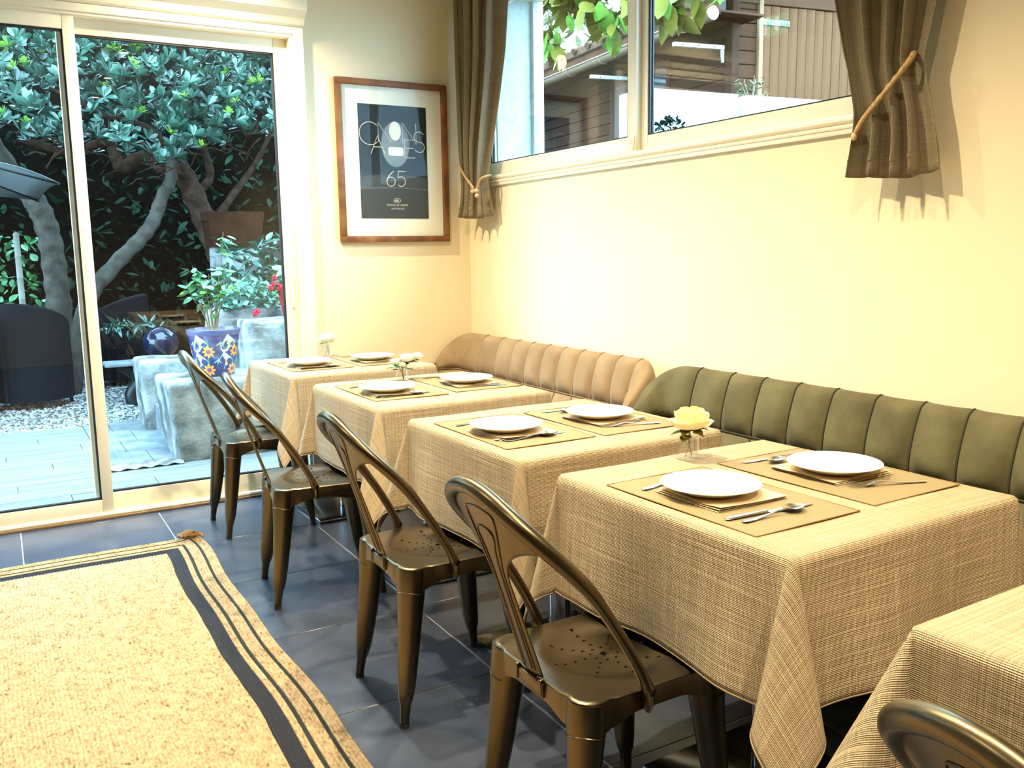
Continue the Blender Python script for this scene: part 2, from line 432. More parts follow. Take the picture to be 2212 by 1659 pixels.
h = MB(); h.tube([(1.406, 4.842, 1.015), (1.406, 4.842, 1.20)], .019, 12, sq=(1, .35)); h.build('handle_plate', CA, rs)
MB().b2(1.4015, 1.4105, 4.834, 4.8385, 1.08, 1.145, .003).build('handle_slot', 'black_metal', rs)
bxp = [(4.85, 2.476), (4.775, 2.476), (4.76, 2.485), (4.745, 2.515), (4.715, 2.535), (4.70, 2.545), (4.695, 2.565), (4.695, 2.80), (4.85, 2.80)]
struct(MB().prism([(p[0], p[1]) for p in bxp], 'x', DX0-.05, 1.514).build('trim_3', CA, angle=25))

# ------------------------------------------------------------------ high window in the right wall
win = bpy.data.objects.new('window_1', None); COL.objects.link(win); struct(win); win['label'] = 'cream aluminium sliding window high in the wall'
f = MB(); f.b2(XR-.012, XR+.07, WY0, WY1, 1.70, 1.728, .004); f.tube([(XR-.012, WY0, 1.716), (XR-.012, WY1+.03, 1.716)], .013, 10)
f.b2(XR-.012, XR+.07, WY0, WY1, 2.68, 2.72, .004); f.b2(XR-.012, XR+.07, WY0, WY0+.03, 1.70, 2.72, .004); f.b2(XR-.012, XR+.07, WY1-.02, WY1+.03, 1.70, 2.72, .004)
f.build('window_frame', CA, win)
s_ = MB(); s_.b2(XR-.016, XR, WY0-.03, WY1+.05, 1.668, 1.70, .003); s_.tube([(XR-.014, WY0-.03, 1.692), (XR-.014, WY1+.05, 1.692)], .008, 8)
s_.build('window_sill', CA, win)
def wsash(y0, y1, x0, x1, sl, sr):
    z0, z1 = 1.726, 2.685
    o = MB().b2(x0, x1, y0, y0+sl, z0, z1, .003).build('sash', CA, win)
    MB().b2(x0, x1, y1-sr, y1, z0, z1, .003).build('stile', CA, o)
    MB().b2(x0, x1, y0+sl, y1-sr, z0, z0+.071, .003).build('bottom_rail', CA, o)
    MB().b2(x0, x1, y0+sl, y1-sr, z1-.06, z1, .003).build('top_rail', CA, o)
    xm = (x0+x1)/2
    MB().b2(xm-.003, xm+.003, y0+sl, y1-sr, z0+.071, z1-.06).build('pane', 'pane_glass', o, smooth=False)
    g = MB(); q = .005
    for a, b_ in ((xm-.011, xm-.004), (xm+.004, xm+.011)):
        g.b2(a, b_, y0+sl, y0+sl+q, z0+.071, z1-.06); g.b2(a, b_, y1-sr-q*2.4, y1-sr, z0+.071, z1-.06)
        g.b2(a, b_, y0+sl, y1-sr, z0+.071, z0+.071+q)
    g.build('gasket', 'gasket', o, smooth=False)
    return o
ws1 = wsash(3.235, WY1-.01, XR+.002, XR+.03, .062, .055)
ws2 = wsash(WY0+.02, 3.262, XR+.034, XR+.062, .05, .068)
MB().b2(XR-.012, XR+.004, 3.243, 3.262, 1.74, 1.80, .005).b2(XR-.017, XR-.008, 3.247, 3.258, 1.765, 1.795, .003).build('window_latch', CA, ws1)

# ------------------------------------------------------------------ ceiling downlights
lampdata = bpy.data.lights.new('downlight', 'SPOT'); lampdata.energy = LAMP_W; lampdata.color = LAMP_COL
lampdata.spot_size = R(142); lampdata.spot_blend = 1.0; lampdata.shadow_soft_size = .03
proto = None
SPOTS = [(1.0, y) for y in (-.06, 1.02, 2.12, 3.20, 4.28)] + [(-.95, y) for y in (-.06, 2.12, 4.0)]  # second row, left of the aisle, is added only to brighten the rug
for i, (x, y) in enumerate(SPOTS):
    lab = 'recessed ceiling downlight ' + ('beside the fifth table', 'beyond the table with the cream rose', 'over the third chair from the door', 'over the second chair from the door', 'over the chair by the door', 'added to brighten the rug, behind its open end', 'added to brighten the middle of the rug', 'added to brighten the rug by the glass door')[i]
    if proto is None:
        proto = thing('ceiling_downlight', lab, 'ceiling light', (x, y, ZC), 0, 'ceiling downlights')
        MB().lathe([(.052, 0), (.052, -.006), (.040, -.010), (.036, -.004), (.036, 0)], 24).build('rim', 'lamp_rim', proto)
        MB().lathe([(0, -.003), (.035, -.003)], 24).build('lens', 'lamp_lens', proto)
        lo = bpy.data.objects.new('bulb', lampdata); COL.objects.link(lo); lo.parent = proto; lo.location = (0, 0, -.02)
    else:
        c = copy_tree(proto); c.location = (x, y, ZC); c['label'] = lab
        if (x, y) == (1.0, 1.02) or x < 0:
            d2 = lampdata.copy(); d2.energy = LAMP_W*(.5 if x > 0 else .30)
            for ch in c.children:
                if ch.type == 'LIGHT': ch.data = d2
# hanging emergency exit sign (seen mirrored in the window)
es_ = thing('exit_sign', 'green and white emergency exit sign hung from the ceiling', 'sign', (.98, 4.02, 2.60))
MB().b2(-.012, .012, -.11, .11, -.055, .055, .004).build('sign_box', 'sign_green', es_)
a = MB(); a.prism([(-.095, .012), (-.06, .012), (-.06, .04), (-.04, .04), (-.04, .012), (-.005, .012), (-.05, -.042)], 'x', .0125, .015); a.build('arrow', 'sign_white', es_)
a = MB(); a.prism([(.03, -.045), (.09, -.045), (.09, .045), (.03, .045)], 'x', .0125, .0135); a.build('doorway', 'sign_white', es_)
a = MB(); a.prism([(.045, -.035), (.055, -.035), (.062, -.01), (.075, -.03), (.082, -.025), (.068, .01), (.072, .02), (.055, .02), (.045, .005), (.05, 0)], 'x', .0137, .015); a.ball((.0145, .062, .03), .008, 1, (.3, 1, 1)); a.build('running_figure', 'sign_green', es_)
for y in (-.06, .06): MB().tube([(0, y, .055), (0, y, ZC-2.60)], .003, 6).build('hanger', 'chrome', es_)

# ------------------------------------------------------------------ framed print
pic = thing('framed_poster', 'dark festival poster in a wide cream mount and brown wood frame', 'poster', (2.0255, YB, 1.81))
def hb(x0, x1, z0, z1, y0, y1, n, m, bev=.003, par=None):
    return MB().b2(x0, x1, y0, y1, z0, z1, bev).build(n, m, par or pic)
HW, HH = .3355, .446
fr = MB().b2(-HW, HW, -.032, -.001, HH-.034, HH, .004).build('frame', 'frame_wood', pic)
MB().b2(-HW, HW, -.032, -.001, -HH, -HH+.034, .004).build('frame_bar', 'frame_wood', fr)
MB().b2(-HW, -HW+.034, -.032, -.001, -HH+.034, HH-.034, .004).build('frame_bar', 'frame_wood', fr)
MB().b2(HW-.034, HW, -.032, -.001, -HH+.034, HH-.034, .004).build('frame_bar', 'frame_wood', fr)
hb(-HW+.03, HW-.03, -HH+.03, HH-.03, -.010, -.004, 'mount', 'mat_board', 0)
PX0, PX1, PZ0, PZ1 = -.2065, .2075, -.313, .315
pr = hb(PX0, PX1, PZ0, PZ1, -.0115, -.009, 'print', 'poster_dark', 0)
g = MB(); pts = [(PX0, PZ0), (PX1, PZ0)] + [(lerp(PX1, PX0, k/16), -.088+.02*math.cos((k/16-.5)*2.6)) for k in range(17)]
g.prism(pts, 'y', -.0122, -.0113); g.build('grey_field', 'poster_grey', pr, smooth=False)
g = MB(); q = [(lerp(PX1, PX0, k/16), -.15+.012*math.cos((k/16-.5)*2.6)) for k in range(17)]
g.prism(q+[(x, z-.005) for x, z in q[::-1]], 'y', -.0126, -.012); g.build('grey_line', 'poster_grey_edge', pr, smooth=False)
def disc(cx, cz, rx, rz, y, n, m, sq=2.0):
    P_ = []
    for k in range(40):
        t_ = 2*math.pi*k/40; c_, s2 = math.cos(t_), math.sin(t_)
        P_.append((cx+rx*math.copysign(abs(c_)**(2/sq), c_), cz+rz*math.copysign(abs(s2)**(2/sq), s2)))
    return MB().prism(P_, 'y', y-.0005, y).build(n, m, pr, smooth=False)
disc(.012, .10, .085, .125, -.0118, 'soft_shape', 'poster_mid'); disc(.012, .175, .036, .052, -.0124, 'pale_shape', 'poster_pale'); disc(.014, .062, .046, .024, -.0124, 'pale_shape', 'poster_pale', 6.)
def text_mesh(s, size, ext=.0004, offset=0.):
    cu = bpy.data.curves.new('t', 'FONT'); cu.body = s; cu.size = size; cu.align_x = 'CENTER'; cu.extrude = ext; cu.offset = offset
    o = bpy.data.objects.new('t', cu); COL.objects.link(o)
    dg = bpy.context.evaluated_depsgraph_get(); me = bpy.data.meshes.new_from_object(o.evaluated_get(dg))
    bpy.data.objects.remove(o); bpy.data.curves.remove(cu)
    return me
def letters(s, x, z, size, n='lettering', m='poster_ink', off=0., par=None, y=-.0130):
    me = text_mesh(s, size, offset=off); me.materials.clear(); me.materials.append(MATS[m])
    return link(n, me, par or pr, (x, y, z), (R(90), 0, 0))
def arc(cx, cz, rx, rz, a0, a1, n=22): return [(cx+rx*math.cos(R(lerp(a0, a1, k/n))), cz+rz*math.sin(R(lerp(a0, a1, k/n)))) for k in range(n+1)]
STROKES = {'C': [arc(0, 0, .5, .5, 45, 315)], 'A': [[(-.42, -.5), (0, .5), (.42, -.5)], [(-.25, -.12), (.25, -.12)]], 'N': [[(-.36, -.5), (-.36, .5), (.36, -.5), (.36, .5)]],
           'E': [[(.33, .5), (-.3, .5), (-.3, -.5), (.33, -.5)], [(-.3, .03), (.25, .03)]], 'S': [arc(0, .25, .28, .25, 30, 270, 14)+arc(0, -.25, .28, .25, 90, -150, 14)],
           '6': [arc(0, -.2, .30, .30, 0, 360), [(.22, .5), (-.05, .28), (-.25, .02), (-.30, -.2)]], '5': [[(.28, .5), (-.22, .5), (-.25, .08)]+arc(-.02, -.18, .30, .32, 120, -140, 18)]}
for ch, x, z, s2 in (('C', -.140, .155, .125), ('A', -.095, .095, .10), ('N', -.052, .165, .105), ('N', .100, .165, .115), ('E', .098, .080, .10), ('S', .160, .120, .115), ('6', -.022, -.09, .085), ('5', .042, -.09, .085)):
    g = MB()
    for st_ in STROKES[ch]: g.tube([(x+s2*p, -.0128, z+s2*q) for p, q in st_], .0019, 6)
    g.build('lettering', 'poster_ink', pr)
letters('FESTIVAL DE CANNES', .012, -.242, .0135); letters('16-27 MAI 2012', .014, -.262, .0125)
E_ = MB(); E_.tube([(.012+.021*math.cos(2*math.pi*k/28), -.0128, -.212+.012*math.sin(2*math.pi*k/28)) for k in range(28)], .0010, 5, closed=True)
for k in range(5): E_.tube([(.0-.004+.006*k, -.0128, -.218), (.004+.004*k, -.0128, -.207)], .0011, 4)
E_.build('emblem', 'poster_pale', pr)
hb(-HW+.034, HW-.034, -HH+.034, HH-.034, -.019, -.017, 'glazing', 'poster_glass', 0)

# ------------------------------------------------------------------ curtains with rope ties
def curtain(label, yl, yr, xc, amp, nf, zt, zh, seed, ph=0., hem=.0):
    """yl / yr: functions of z giving the two edges; folds get tight at the tie"""
    rnd = random.Random(seed); wv = [(rnd.uniform(.7, 1.3), rnd.uniform(0, 6.28)) for _ in range(6)]
    m = MB(); nu, nv = 150, 56
    def fn(u, v):
        z = lerp(zt, zh, v); a, b_ = yl(z), yr(z)
        q = u*nf*2*math.pi + ph + .8*math.sin(u*5+wv[0][1]) + .25*math.sin(z*3+u*7)
        A = amp(z)
        s2 = math.sin(q); s2 = math.copysign(abs(s2)**.7, s2); x = xc(z) - 1.25*A*(s2*.75+.35*math.sin(2*q+wv[1][1])*.6) - .25*A*math.sin(u*nf*math.pi*.7+wv[2][1])
        y = lerp(a, b_, u) + (b_-a)/nf*.26*math.cos(q)
        zz = z + (hem*math.sin(u*6+1)+.004*math.cos(q) if v > .96 else 0)
        return (x, y, zz)
    Wd = nf*.14
    m.grid(fn, nu, nv, uvf=lambda u, v: (u*Wd, v*(zt-zh)))
    root = thing('curtain', label, 'curtain', (0, 0, 0))
    o = m.build('panel', 'curtain_cloth', root, angle=180)
    md = o.modifiers.new('t', 'SOLIDIFY'); md.thickness = .003
    hm = MB(); hm.grid(lambda u, v: (lambda p: (p[0]-.0025, p[1], p[2]))(fn(u, lerp(.955, .963, v))), nu, 1); hm.build('hem_stitch', 'curtain_cloth', root, angle=180)
    return root
def rope(root, path, rad, turns, n=150):
    P_ = smooth_path(path, 16); m = MB(); Ls = [0]
    for a, b_ in zip(P_, P_[1:]): Ls.append(Ls[-1]+(b_-a).length)
    T = Ls[-1]
    for st in range(3):
        pts = []
        for i, p in enumerate(P_):
            t_ = (P_[min(i+1, len(P_)-1)]-P_[max(i-1, 0)]).normalized(); a = t_.cross(Vector((0, 0, 1)))
            if a.length < 1e-4: a = Vector((1, 0, 0))
            a.normalize(); b_ = a.cross(t_); an = Ls[i]/T*turns*2*math.pi + st*2.094
            pts.append(p + rad*.55*(math.cos(an)*a+math.sin(an)*b_))
        m.tube(pts, rad*.6, 6)
    return m.build('rope', 'rope', root, angle=180)
# right curtain
cR = curtain('olive brown curtain with a slanting rope tie above the green sofa',
    lambda z: pw(z, ((1.50, 1.968), (1.66, 1.950), (1.72, 1.952), (1.90, 2.000), (2.07, 2.030), (2.76, 2.15))),
    lambda z: pw(z, ((1.50, 1.695), (1.60, 1.708), (1.68, 1.722), (1.78, 1.748), (1.85, 1.762), (1.92, 1.748), (2.0, 1.735), (2.76, 1.62))),
    lambda z: 2.41, lambda z: pw(z, ((1.50, .040), (1.66, .034), (1.85, .028), (2.05, .040), (2.76, .048))), 3.4, 2.76, 1.512, 3, 2.2, .006)
rope(cR, [(2.44, 1.80, 1.865), (2.40, 1.775, 1.856), (2.372, 1.765, 1.835), (2.360, 1.808, 1.782), (2.352, 1.862, 1.724), (2.355, 1.908, 1.682), (2.365, 1.938, 1.650), (2.40, 1.962, 1.652)], .0085, 22)
MB().ball((2.362, 1.944, 1.637), .010, 2, (1, 1, 1.3)).build('bead', 'bead', cR)
# left curtain
cL = curtain('olive brown curtain gathered by a rope with wooden beads beside the poster',
    lambda z: pw(z, ((1.49, 4.770), (1.56, 4.745), (1.64, 4.725), (1.82, 4.735), (2.2, 4.745), (2.76, 4.75))),
    lambda z: pw(z, ((1.49, 4.435), (1.58, 4.450), (1.68, 4.470), (1.78, 4.455), (1.90, 4.420), (2.15, 4.335), (2.36, 4.275), (2.76, 4.225))),
    lambda z: 2.405, lambda z: pw(z, ((1.49, .036), (1.62, .030), (1.70, .025), (1.9, .036), (2.76, .044))), 3.6, 2.76, 1.497, 11, .6, .006)
rope(cL, [(2.49, 4.79, 1.83), (2.42, 4.775, 1.81), (2.375, 4.70, 1.785), (2.362, 4.62, 1.730), (2.358, 4.535, 1.672), (2.356, 4.50, 1.648)], .0075, 18)
rope(cL, [(2.44, 4.45, 1.72), (2.40, 4.435, 1.712), (2.368, 4.44, 1.695), (2.356, 4.465, 1.648)], .0065, 11)
for c in ((2.352, 4.505, 1.634), (2.352, 4.462, 1.636), (2.350, 4.452, 1.608)): MB().ball(c, .0125, 2).build('bead', 'bead', cL)
rd = thing('curtain_rod', 'dark metal curtain rod above the high window', 'curtain rod', (2.40, 3.2, 2.78))
MB().tube([(0, -1.75, 0), (0, 1.6, 0)], .012, 12).build('rod', 'black_metal', rd)
for y in (-1.6, 0, 1.5): MB().tube([(0, y, 0), (XR-2.40, y, 0)], .008, 8).build('bracket', 'black_metal', rd)

# ================================================================== RUG
rug = thing('jute_rug', 'natural jute rug with dark striped border and one turned-up corner', 'rug', (0, 0, 0))
RX0, RX1, RY0, RY1 = -1.45, .726, .70, 4.205
def rug_def(p):
    x, y, z = p
    wx = .008*math.sin(y*3.1+1.0)+.005*math.sin(y*8.3)-.004; wy = .006*math.sin(x*4+.6)+.004*math.sin(x*9)
    kx = clip((x-RX0)/(RX1-RX0), 0, 1); ky = clip((y-RY0)/(RY1-RY0), 0, 1)
    d = math.hypot(x-RX1, y-RY1); k = max(0., 1-d/.16)**2
    lift = .045*k
    return (x+wx*kx**2-.055*k, y+wy*ky**2-.075*k*1.1, z+lift+.002*math.sin(x*5+y*4)+.002)
def ring(d0, d1, name, m, rows, zt):
    b = MB(); n = 120
    def per(d):
        a0, a1, c0, c1 = RX0+d, RX1-d, RY0+d, RY1-d; pts = []
        for (p, q) in (((a0, c0), (a1, c0)), ((a1, c0), (a1, c1)), ((a1, c1), (a0, c1)), ((a0, c1), (a0, c0))):
            for k in range(n): pts.append((lerp(p[0], q[0], k/n), lerp(p[1], q[1], k/n)))
        return pts
    J = rows*4; rings = []
    for j in range(J+1):
        t_ = j/J; h = zt*(.72+.28*abs(math.sin(t_*rows*math.pi)))
        rings.append([b.bm.verts.new(rug_def((x, y, h))) for x, y in per(lerp(d0, d1, t_))])
    for dd, idx in ((d0, 0), (d1, -1)):
        lo = [b.bm.verts.new(rug_def((x, y, .0))) for x, y in per(dd)]
        rings = [lo]+rings if idx == 0 else rings+[lo]
    N = len(rings[0])
    for A, B in zip(rings, rings[1:]):
        for k in range(N): b.bm.faces.new((A[k], A[(k+1) % N], B[(k+1) % N], B[k]))
    return b.build(name, m, rug, angle=60)
ring(0, .040, 'edge_braid', 'jute', 4, .0105)
ring(.040, .0505, 'thin_stripe', 'rug_green', 1, .0105)
ring(.0505, .094, 'edge_braid', 'jute', 4, .0105)
ring(.094, .106, 'thin_stripe', 'rug_green', 1, .0105)
ring(.106, .128, 'edge_braid', 'jute', 2, .0105)
ring(.128, .182, 'dark_band', 'rug_black', 5, .0102)
b = MB(); fx0, fx1, fy0, fy1 = RX0+.182, RX1-.182, RY0+.182, RY1-.182; NR = 150
V = []
for i in range(NR*4+1):
    t_ = i/(NR*4); x = lerp(fx0, fx1, t_); h = .0105*(.70+.30*abs(math.sin(t_*NR*math.pi)))
    V.append([b.bm.verts.new(rug_def((x+.0015*math.sin(j*1.7+i//4), lerp(fy0, fy1, j/40), h))) for j in range(41)])
for i in range(NR*4):
    for j in range(40): b.bm.faces.new((V[i][j], V[i+1][j], V[i+1][j+1], V[i][j+1]))
fo = b.build('field_braids', 'jute', rug, angle=180); fo['kind'] = 'stuff'
b = MB()
b.grid(lambda u, v: rug_def((RX1-.085+u*.10-.01*v, RY1-.035+v*.05-.035*u*u, .016+.014*math.sin(v*3)*math.sin(u*3.1)+.004*math.sin(u*19+v*7))), 14, 8)
o = b.build('turned_corner', 'rug_backing', rug); md = o.modifiers.new('t', 'SOLIDIFY'); md.thickness = .006

# ================================================================== TABLES, CLOTHS
TABLES = [(1.478, 4.322, R(.6), .350, .365), (1.489, 3.290, R(.2), .351, .358), (1.505, 2.333, R(.8), .348, .349), (1.524, 1.440, R(1.6), .350, .358), (1.478, .425, R(2.0), .350, .355)]
ORD = ['first', 'second', 'third', 'fourth', 'fifth']
TNAME = ['table nearest the glass door', 'second table from the glass door', 'third table from the glass door', 'fourth table from the glass door', 'fifth table from the glass door']
TZ = .75
tproto = None
for i, (cx, cy, rz, a, b_) in enumerate(TABLES):
    lab = 'square pedestal dining table with chrome column, %s from the glass door' % ORD[i]
    if tproto is None:
        tproto = thing('dining_table', lab, 'table', (cx, cy, 0), rz, 'cloth-covered tables along the wall')
        MB().b2(-.345, .345, -.345, .345, TZ-.03, TZ, .004).build('table_top', 'laminate', tproto)
        MB().lathe([(0, 0.018), (.036, .018), (.036, TZ-.03), (0, TZ-.03)], 28).build('column', 'chrome', tproto)
        bp = MB().b2(-.21, .21, -.21, .21, .004, .016, .002).build('base_plate', 'base_plate', tproto)
        MB().b2(-.212, .212, -.212, .212, .003, .0125, .002).build('base_edge', 'chrome', bp)
        k = MB()
        for sx in (-1, 1): k.b2(-.30, .30, sx*.02-.018, sx*.02+.018, TZ-.055, TZ-.03, .003)
        k.build('top_bracket', 'black_metal', tproto)
    else:
        c = copy_tree(tproto); c.location = (cx, cy, 0); c.rotation_euler = (0, 0, rz); c['label'] = lab

CLAB = ['beige woven tablecloth on the table nearest the glass door', 'beige woven tablecloth on the second table from the glass door', 'beige woven tablecloth on the third table from the glass door',
        'beige woven tablecloth on the table with the cream rose', 'beige woven tablecloth on the fifth table from the door, without place settings']
def tablecloth(i):
    cx, cy, rz, a, b_ = TABLES[i]; d = .300; rnd = random.Random(40+i); r_ = .010; zt = TZ+.004
    ph = [rnd.uniform(0, 6.28) for _ in range(12)]
    E4 = {(-1, -1): rnd.uniform(.26, .32), (1, -1): rnd.uniform(.16, .20), (-1, 1): rnd.uniform(.24, .30), (1, 1): .16}
    lean = {k: rnd.uniform(-.06, .06) for k in E4}
    if i == 2: E4[(-1, -1)] = .21; E4[(1, -1)] = .12
    if i == 3: E4[(-1, 1)] = .20; E4[(1, 1)] = .12
    if i == 3: E4[(-1, -1)] = .31; lean[(-1, -1)] = .02
    if i == 4: E4[(-1, 1)] = .36; lean[(-1, 1)] = -.05
    na, nd = 20, 26
    def axis(h):
        L_ = [-h-d+d*k/nd for k in range(nd)] + [-h+2*h*k/na for k in range(na+1)] + [h+d*(k+1)/nd for k in range(nd)]
        return L_
    U, Vv = axis(a), axis(b_)
    def fold(s, t_, k, full):
        g = min(1., s/d)
        wv = .55*math.sin(t_*9+ph[k])+.35*math.sin(t_*17+ph[k+4])+.12*math.sin(t_*31+ph[k+2])
        return s*.045 + .020*full*wv*g**1.4
    def drape(u, v):
        du, dv = max(0., abs(u)-a), max(0., abs(v)-b_); sx, sy = (1 if u > 0 else -1), (1 if v > 0 else -1)
        if du == 0 and dv == 0: return (u, v, zt+.0012*math.sin(u*14+ph[0])*math.sin(v*11+ph[1]))
        def hang(s):
            if s < r_*1.57: return r_*math.sin(s/r_), r_*(1-math.cos(s/r_))
            return r_, r_+(s-r_*1.57)
        if dv == 0:
            h, z = hang(du); k = 0 if sx > 0 else 1
            fade = 1-abs(v/b_)**6; o_ = fold(du, v, k, fade)
            return (sx*(a+h+o_), v, zt-z*.995)
        if du == 0:
            h, z = hang(dv); k = 2 if sy > 0 else 3
            fade = 1-abs(u/a)**6; o_ = fold(dv, u, k, fade)
            return (u, sy*(b_+h+o_), zt-z*.995)
        ro = math.hypot(du, dv); fi = math.atan2(dv, du); h, z = hang(ro); s2 = math.sin(2*fi); E_ = E4[(sx, sy)]
        g = max(0., ro-r_)
        e = g*E_*s2**.85; t_ = g*(.85*E_*math.cos(2*fi)*s2**.6 + lean[(sx, sy)]*s2)
        c2, q2 = math.cos(fi)**2, math.sin(fi)**2
        ox = (h+ro*.045)*c2 + (e+t_)*.7071; oy = (h+ro*.045)*q2 + (e-t_)*.7071
        drop = z*math.sqrt(max(.3, 1-(E_*s2**.85)**2-.04*s2))
        return (sx*(a+ox), sy*(b_+oy), zt-drop)
    m = MB(); VV = [[m.bm.verts.new(drape(u, v)) for v in Vv] for u in U]
    for p in range(len(U)-1):
        for q in range(len(Vv)-1):
            f_ = m.bm.faces.new((VV[p][q], VV[p+1][q], VV[p+1][q+1], VV[p][q+1]))
            for l, (x, y) in zip(f_.loops, ((p, q), (p+1, q), (p+1, q+1), (p, q+1))): l[m.uv].uv = (U[x], Vv[y])
    root = thing('tablecloth', CLAB[i], 'tablecloth', (cx, cy, 0), rz, 'tablecloths on the table row')
    o = m.build('cloth', 'cloth', root, angle=180)
    md = o.modifiers.new('t', 'SOLIDIFY'); md.thickness = .0022; md.offset = 1
    pts = []
    for u in U: pts.append(drape(u, Vv[0]))
    for v in Vv[1:]: pts.append(drape(U[-1], v))
    for u in U[::-1][1:]: pts.append(drape(u, Vv[-1]))
    for v in Vv[::-1][1:-1]: pts.append(drape(U[0], v))
    MB().tube([(x, y, z) for x, y, z in pts], .0030, 6, closed=True).build('hem', 'cloth', root, angle=180)
for i in range(5): tablecloth(i)

# ================================================================== PLACE SETTINGS
ZT = TZ+.0078
me_mat = None
def mk_placemat():
    m = MB(); nu, nv = 24, 30
    def fn(u, v): x, y = (u-.5)*.303, (v-.5)*.462; return (x, y, .0006+.0007*math.sin(x*30+1)*math.sin(y*17))
    m.grid(fn, nu, nv, uvf=lambda u, v: (u*.303, v*.462))
    me = m.mesh('placemat', True, 180); me.materials.append(MATS['placemat']); return me
M_MAT = mk_placemat()
M_EDGE = MB(); M_EDGE.tube([(-.151, -.231, .001), (.151, -.231, .001), (.151, .231, .001), (-.151, .231, .001)], .0013, 5, closed=True); M_EDGE = M_EDGE.mesh('placemat_binding'); M_EDGE.materials.append(MATS['placemat'])
def mk_napkin(seed):
    m = MB(); rnd = random.Random(seed); p = rnd.uniform(0, 6)
    for L_, dz in ((0, .0006), (1, .0032), (2, .0056)):
        k = 1-.012*L_; sh = .002*L_
        m.grid(lambda u, v: ((u-.5)*.20*k+sh, (v-.5)*.20*k-sh, dz+.0022*L_*max(0, math.sin((v*2.3+u)*3+p))*(abs(u-.5)+abs(v-.5))**2), 12, 12)
    me = m.mesh('napkin', True, 180); me.materials.append(MATS['napkin']); return me
M_NAP = [mk_napkin(3), mk_napkin(8)]
def mk_plate():
    pr_ = [(0, .0045), (.066, .0045), (.073, .0065), (.082, .0120), (.105, .0185), (.109, .0200), (.1105, .0190), (.108, .0168), (.082, .0085), (.070, .0012), (.064, 0), (.058, .0022), (0, .0025)]
    me = MB().lathe(pr_, 64).mesh('plate', True, 60); me.materials.append(MATS['china']); return me
M_PLATE = mk_plate()
def strip_mesh(prof, name, th=.0016):
    """flat cutlery piece from (x, half width, z) stations, with rounded thickness"""
    m = MB(); sec = []
    for x, w_, z in prof:
        sec.append([m.bm.verts.new((x, w_*math.cos(t_), z+th*(.9+math.sin(t_)))) for t_ in [2*math.pi*k/10 for k in range(10)]])
    for A, B in zip(sec, sec[1:]):
        for k in range(10): m.bm.faces.new((A[k], A[(k+1) % 10], B[(k+1) % 10], B[k]))
    m.bm.faces.new(sec[0][::-1]); m.bm.faces.new(sec[-1])
    return m
def fin(m, n): me = m.mesh(n, True, 50); me.materials.append(MATS['steel']); return me
K_H = fin(strip_mesh([(0, .0045, 0), (.005, .008, 0), (.03, .0092, .0004), (.07, .0075, .0006), (.102, .0058, .0008), (.108, .0055, .0008)], 'h', .0028), 'knife_handle')
K_B = fin(strip_mesh([(.108, .0055, .0012), (.115, .0078, .0012), (.15, .0095, .001), (.195, .0095, .0008), (.220, .007, .0006), (.234, .0018, .0005)], 'b', .0009), 'knife_blade')
S_H = fin(strip_mesh([(0, .003, .0015), (.004, .0075, .001), (.03, .007, .0), (.07, .0042, .003), (.105, .003, .0085), (.122, .003, .0075)], 'h', .0013), 'spoon_handle')
def bowl():
    m = MB()
    def w_(u): return .0195*math.sin(math.pi*min(1, max(0, u))**.85)**.75
    def fn(u, v, th=0.): 
        x = .120+.058*u; hw = max(.0015, w_(u)); y = (v-.5)*2*hw
        dep = .0085*math.sin(math.pi*u)**.8*(1-((v-.5)*2)**2)
        return (x, y, .0092-dep-.001*u+th)
    m.grid(lambda u, v: fn(u, v), 14, 8); m.grid(lambda u, v: fn(u, v, .0012), 14, 8)
    return m
S_B = fin(bowl(), 'spoon_bowl')
F_H = fin(strip_mesh([(0, .003, .001), (.005, .0078, .001), (.035, .007, .0005), (.08, .0045, .003), (.115, .0034, .0085), (.128, .0040, .0085)], 'h', .0013), 'fork_handle')
def fhead():
    m = strip_mesh([(.126, .0040, .0085), (.135, .0085, .0065), (.15, .0118, .0035), (.160, .0118, .0022)], 'f', .0011)
    for k in range(4):
        y = -.0102+.0068*k; m.tube([(.157, y, .0032), (.170, y, .0020), (.185, y, .0032), (.200, y, .0075)], [.0018, .0017, .0015, .0007], 6)
    return m
F_B = fin(fhead(), 'fork_tines')

ctr = {}
def cutlery(kind, p0, p1, label, group, z, tilt=0.):
    """p0 = handle end, p1 = tip direction, on the cloth"""
    ang = math.atan2(p1[1]-p0[1], p1[0]-p0[0])
    t_ = thing(kind, label, kind, (p0[0], p0[1], z), ang, group); t_.rotation_euler = (0, tilt, ang)
    for n, me in {'knife': (('handle', K_H), ('blade', K_B)), 'spoon': (('handle', S_H), ('bowl', S_B)), 'fork': (('handle', F_H), ('tines', F_B))}[kind]: link(n, me, t_)
    return t_
TN = ['table by the door', 'second table from the door', 'third table from the door', 'table with the cream rose']
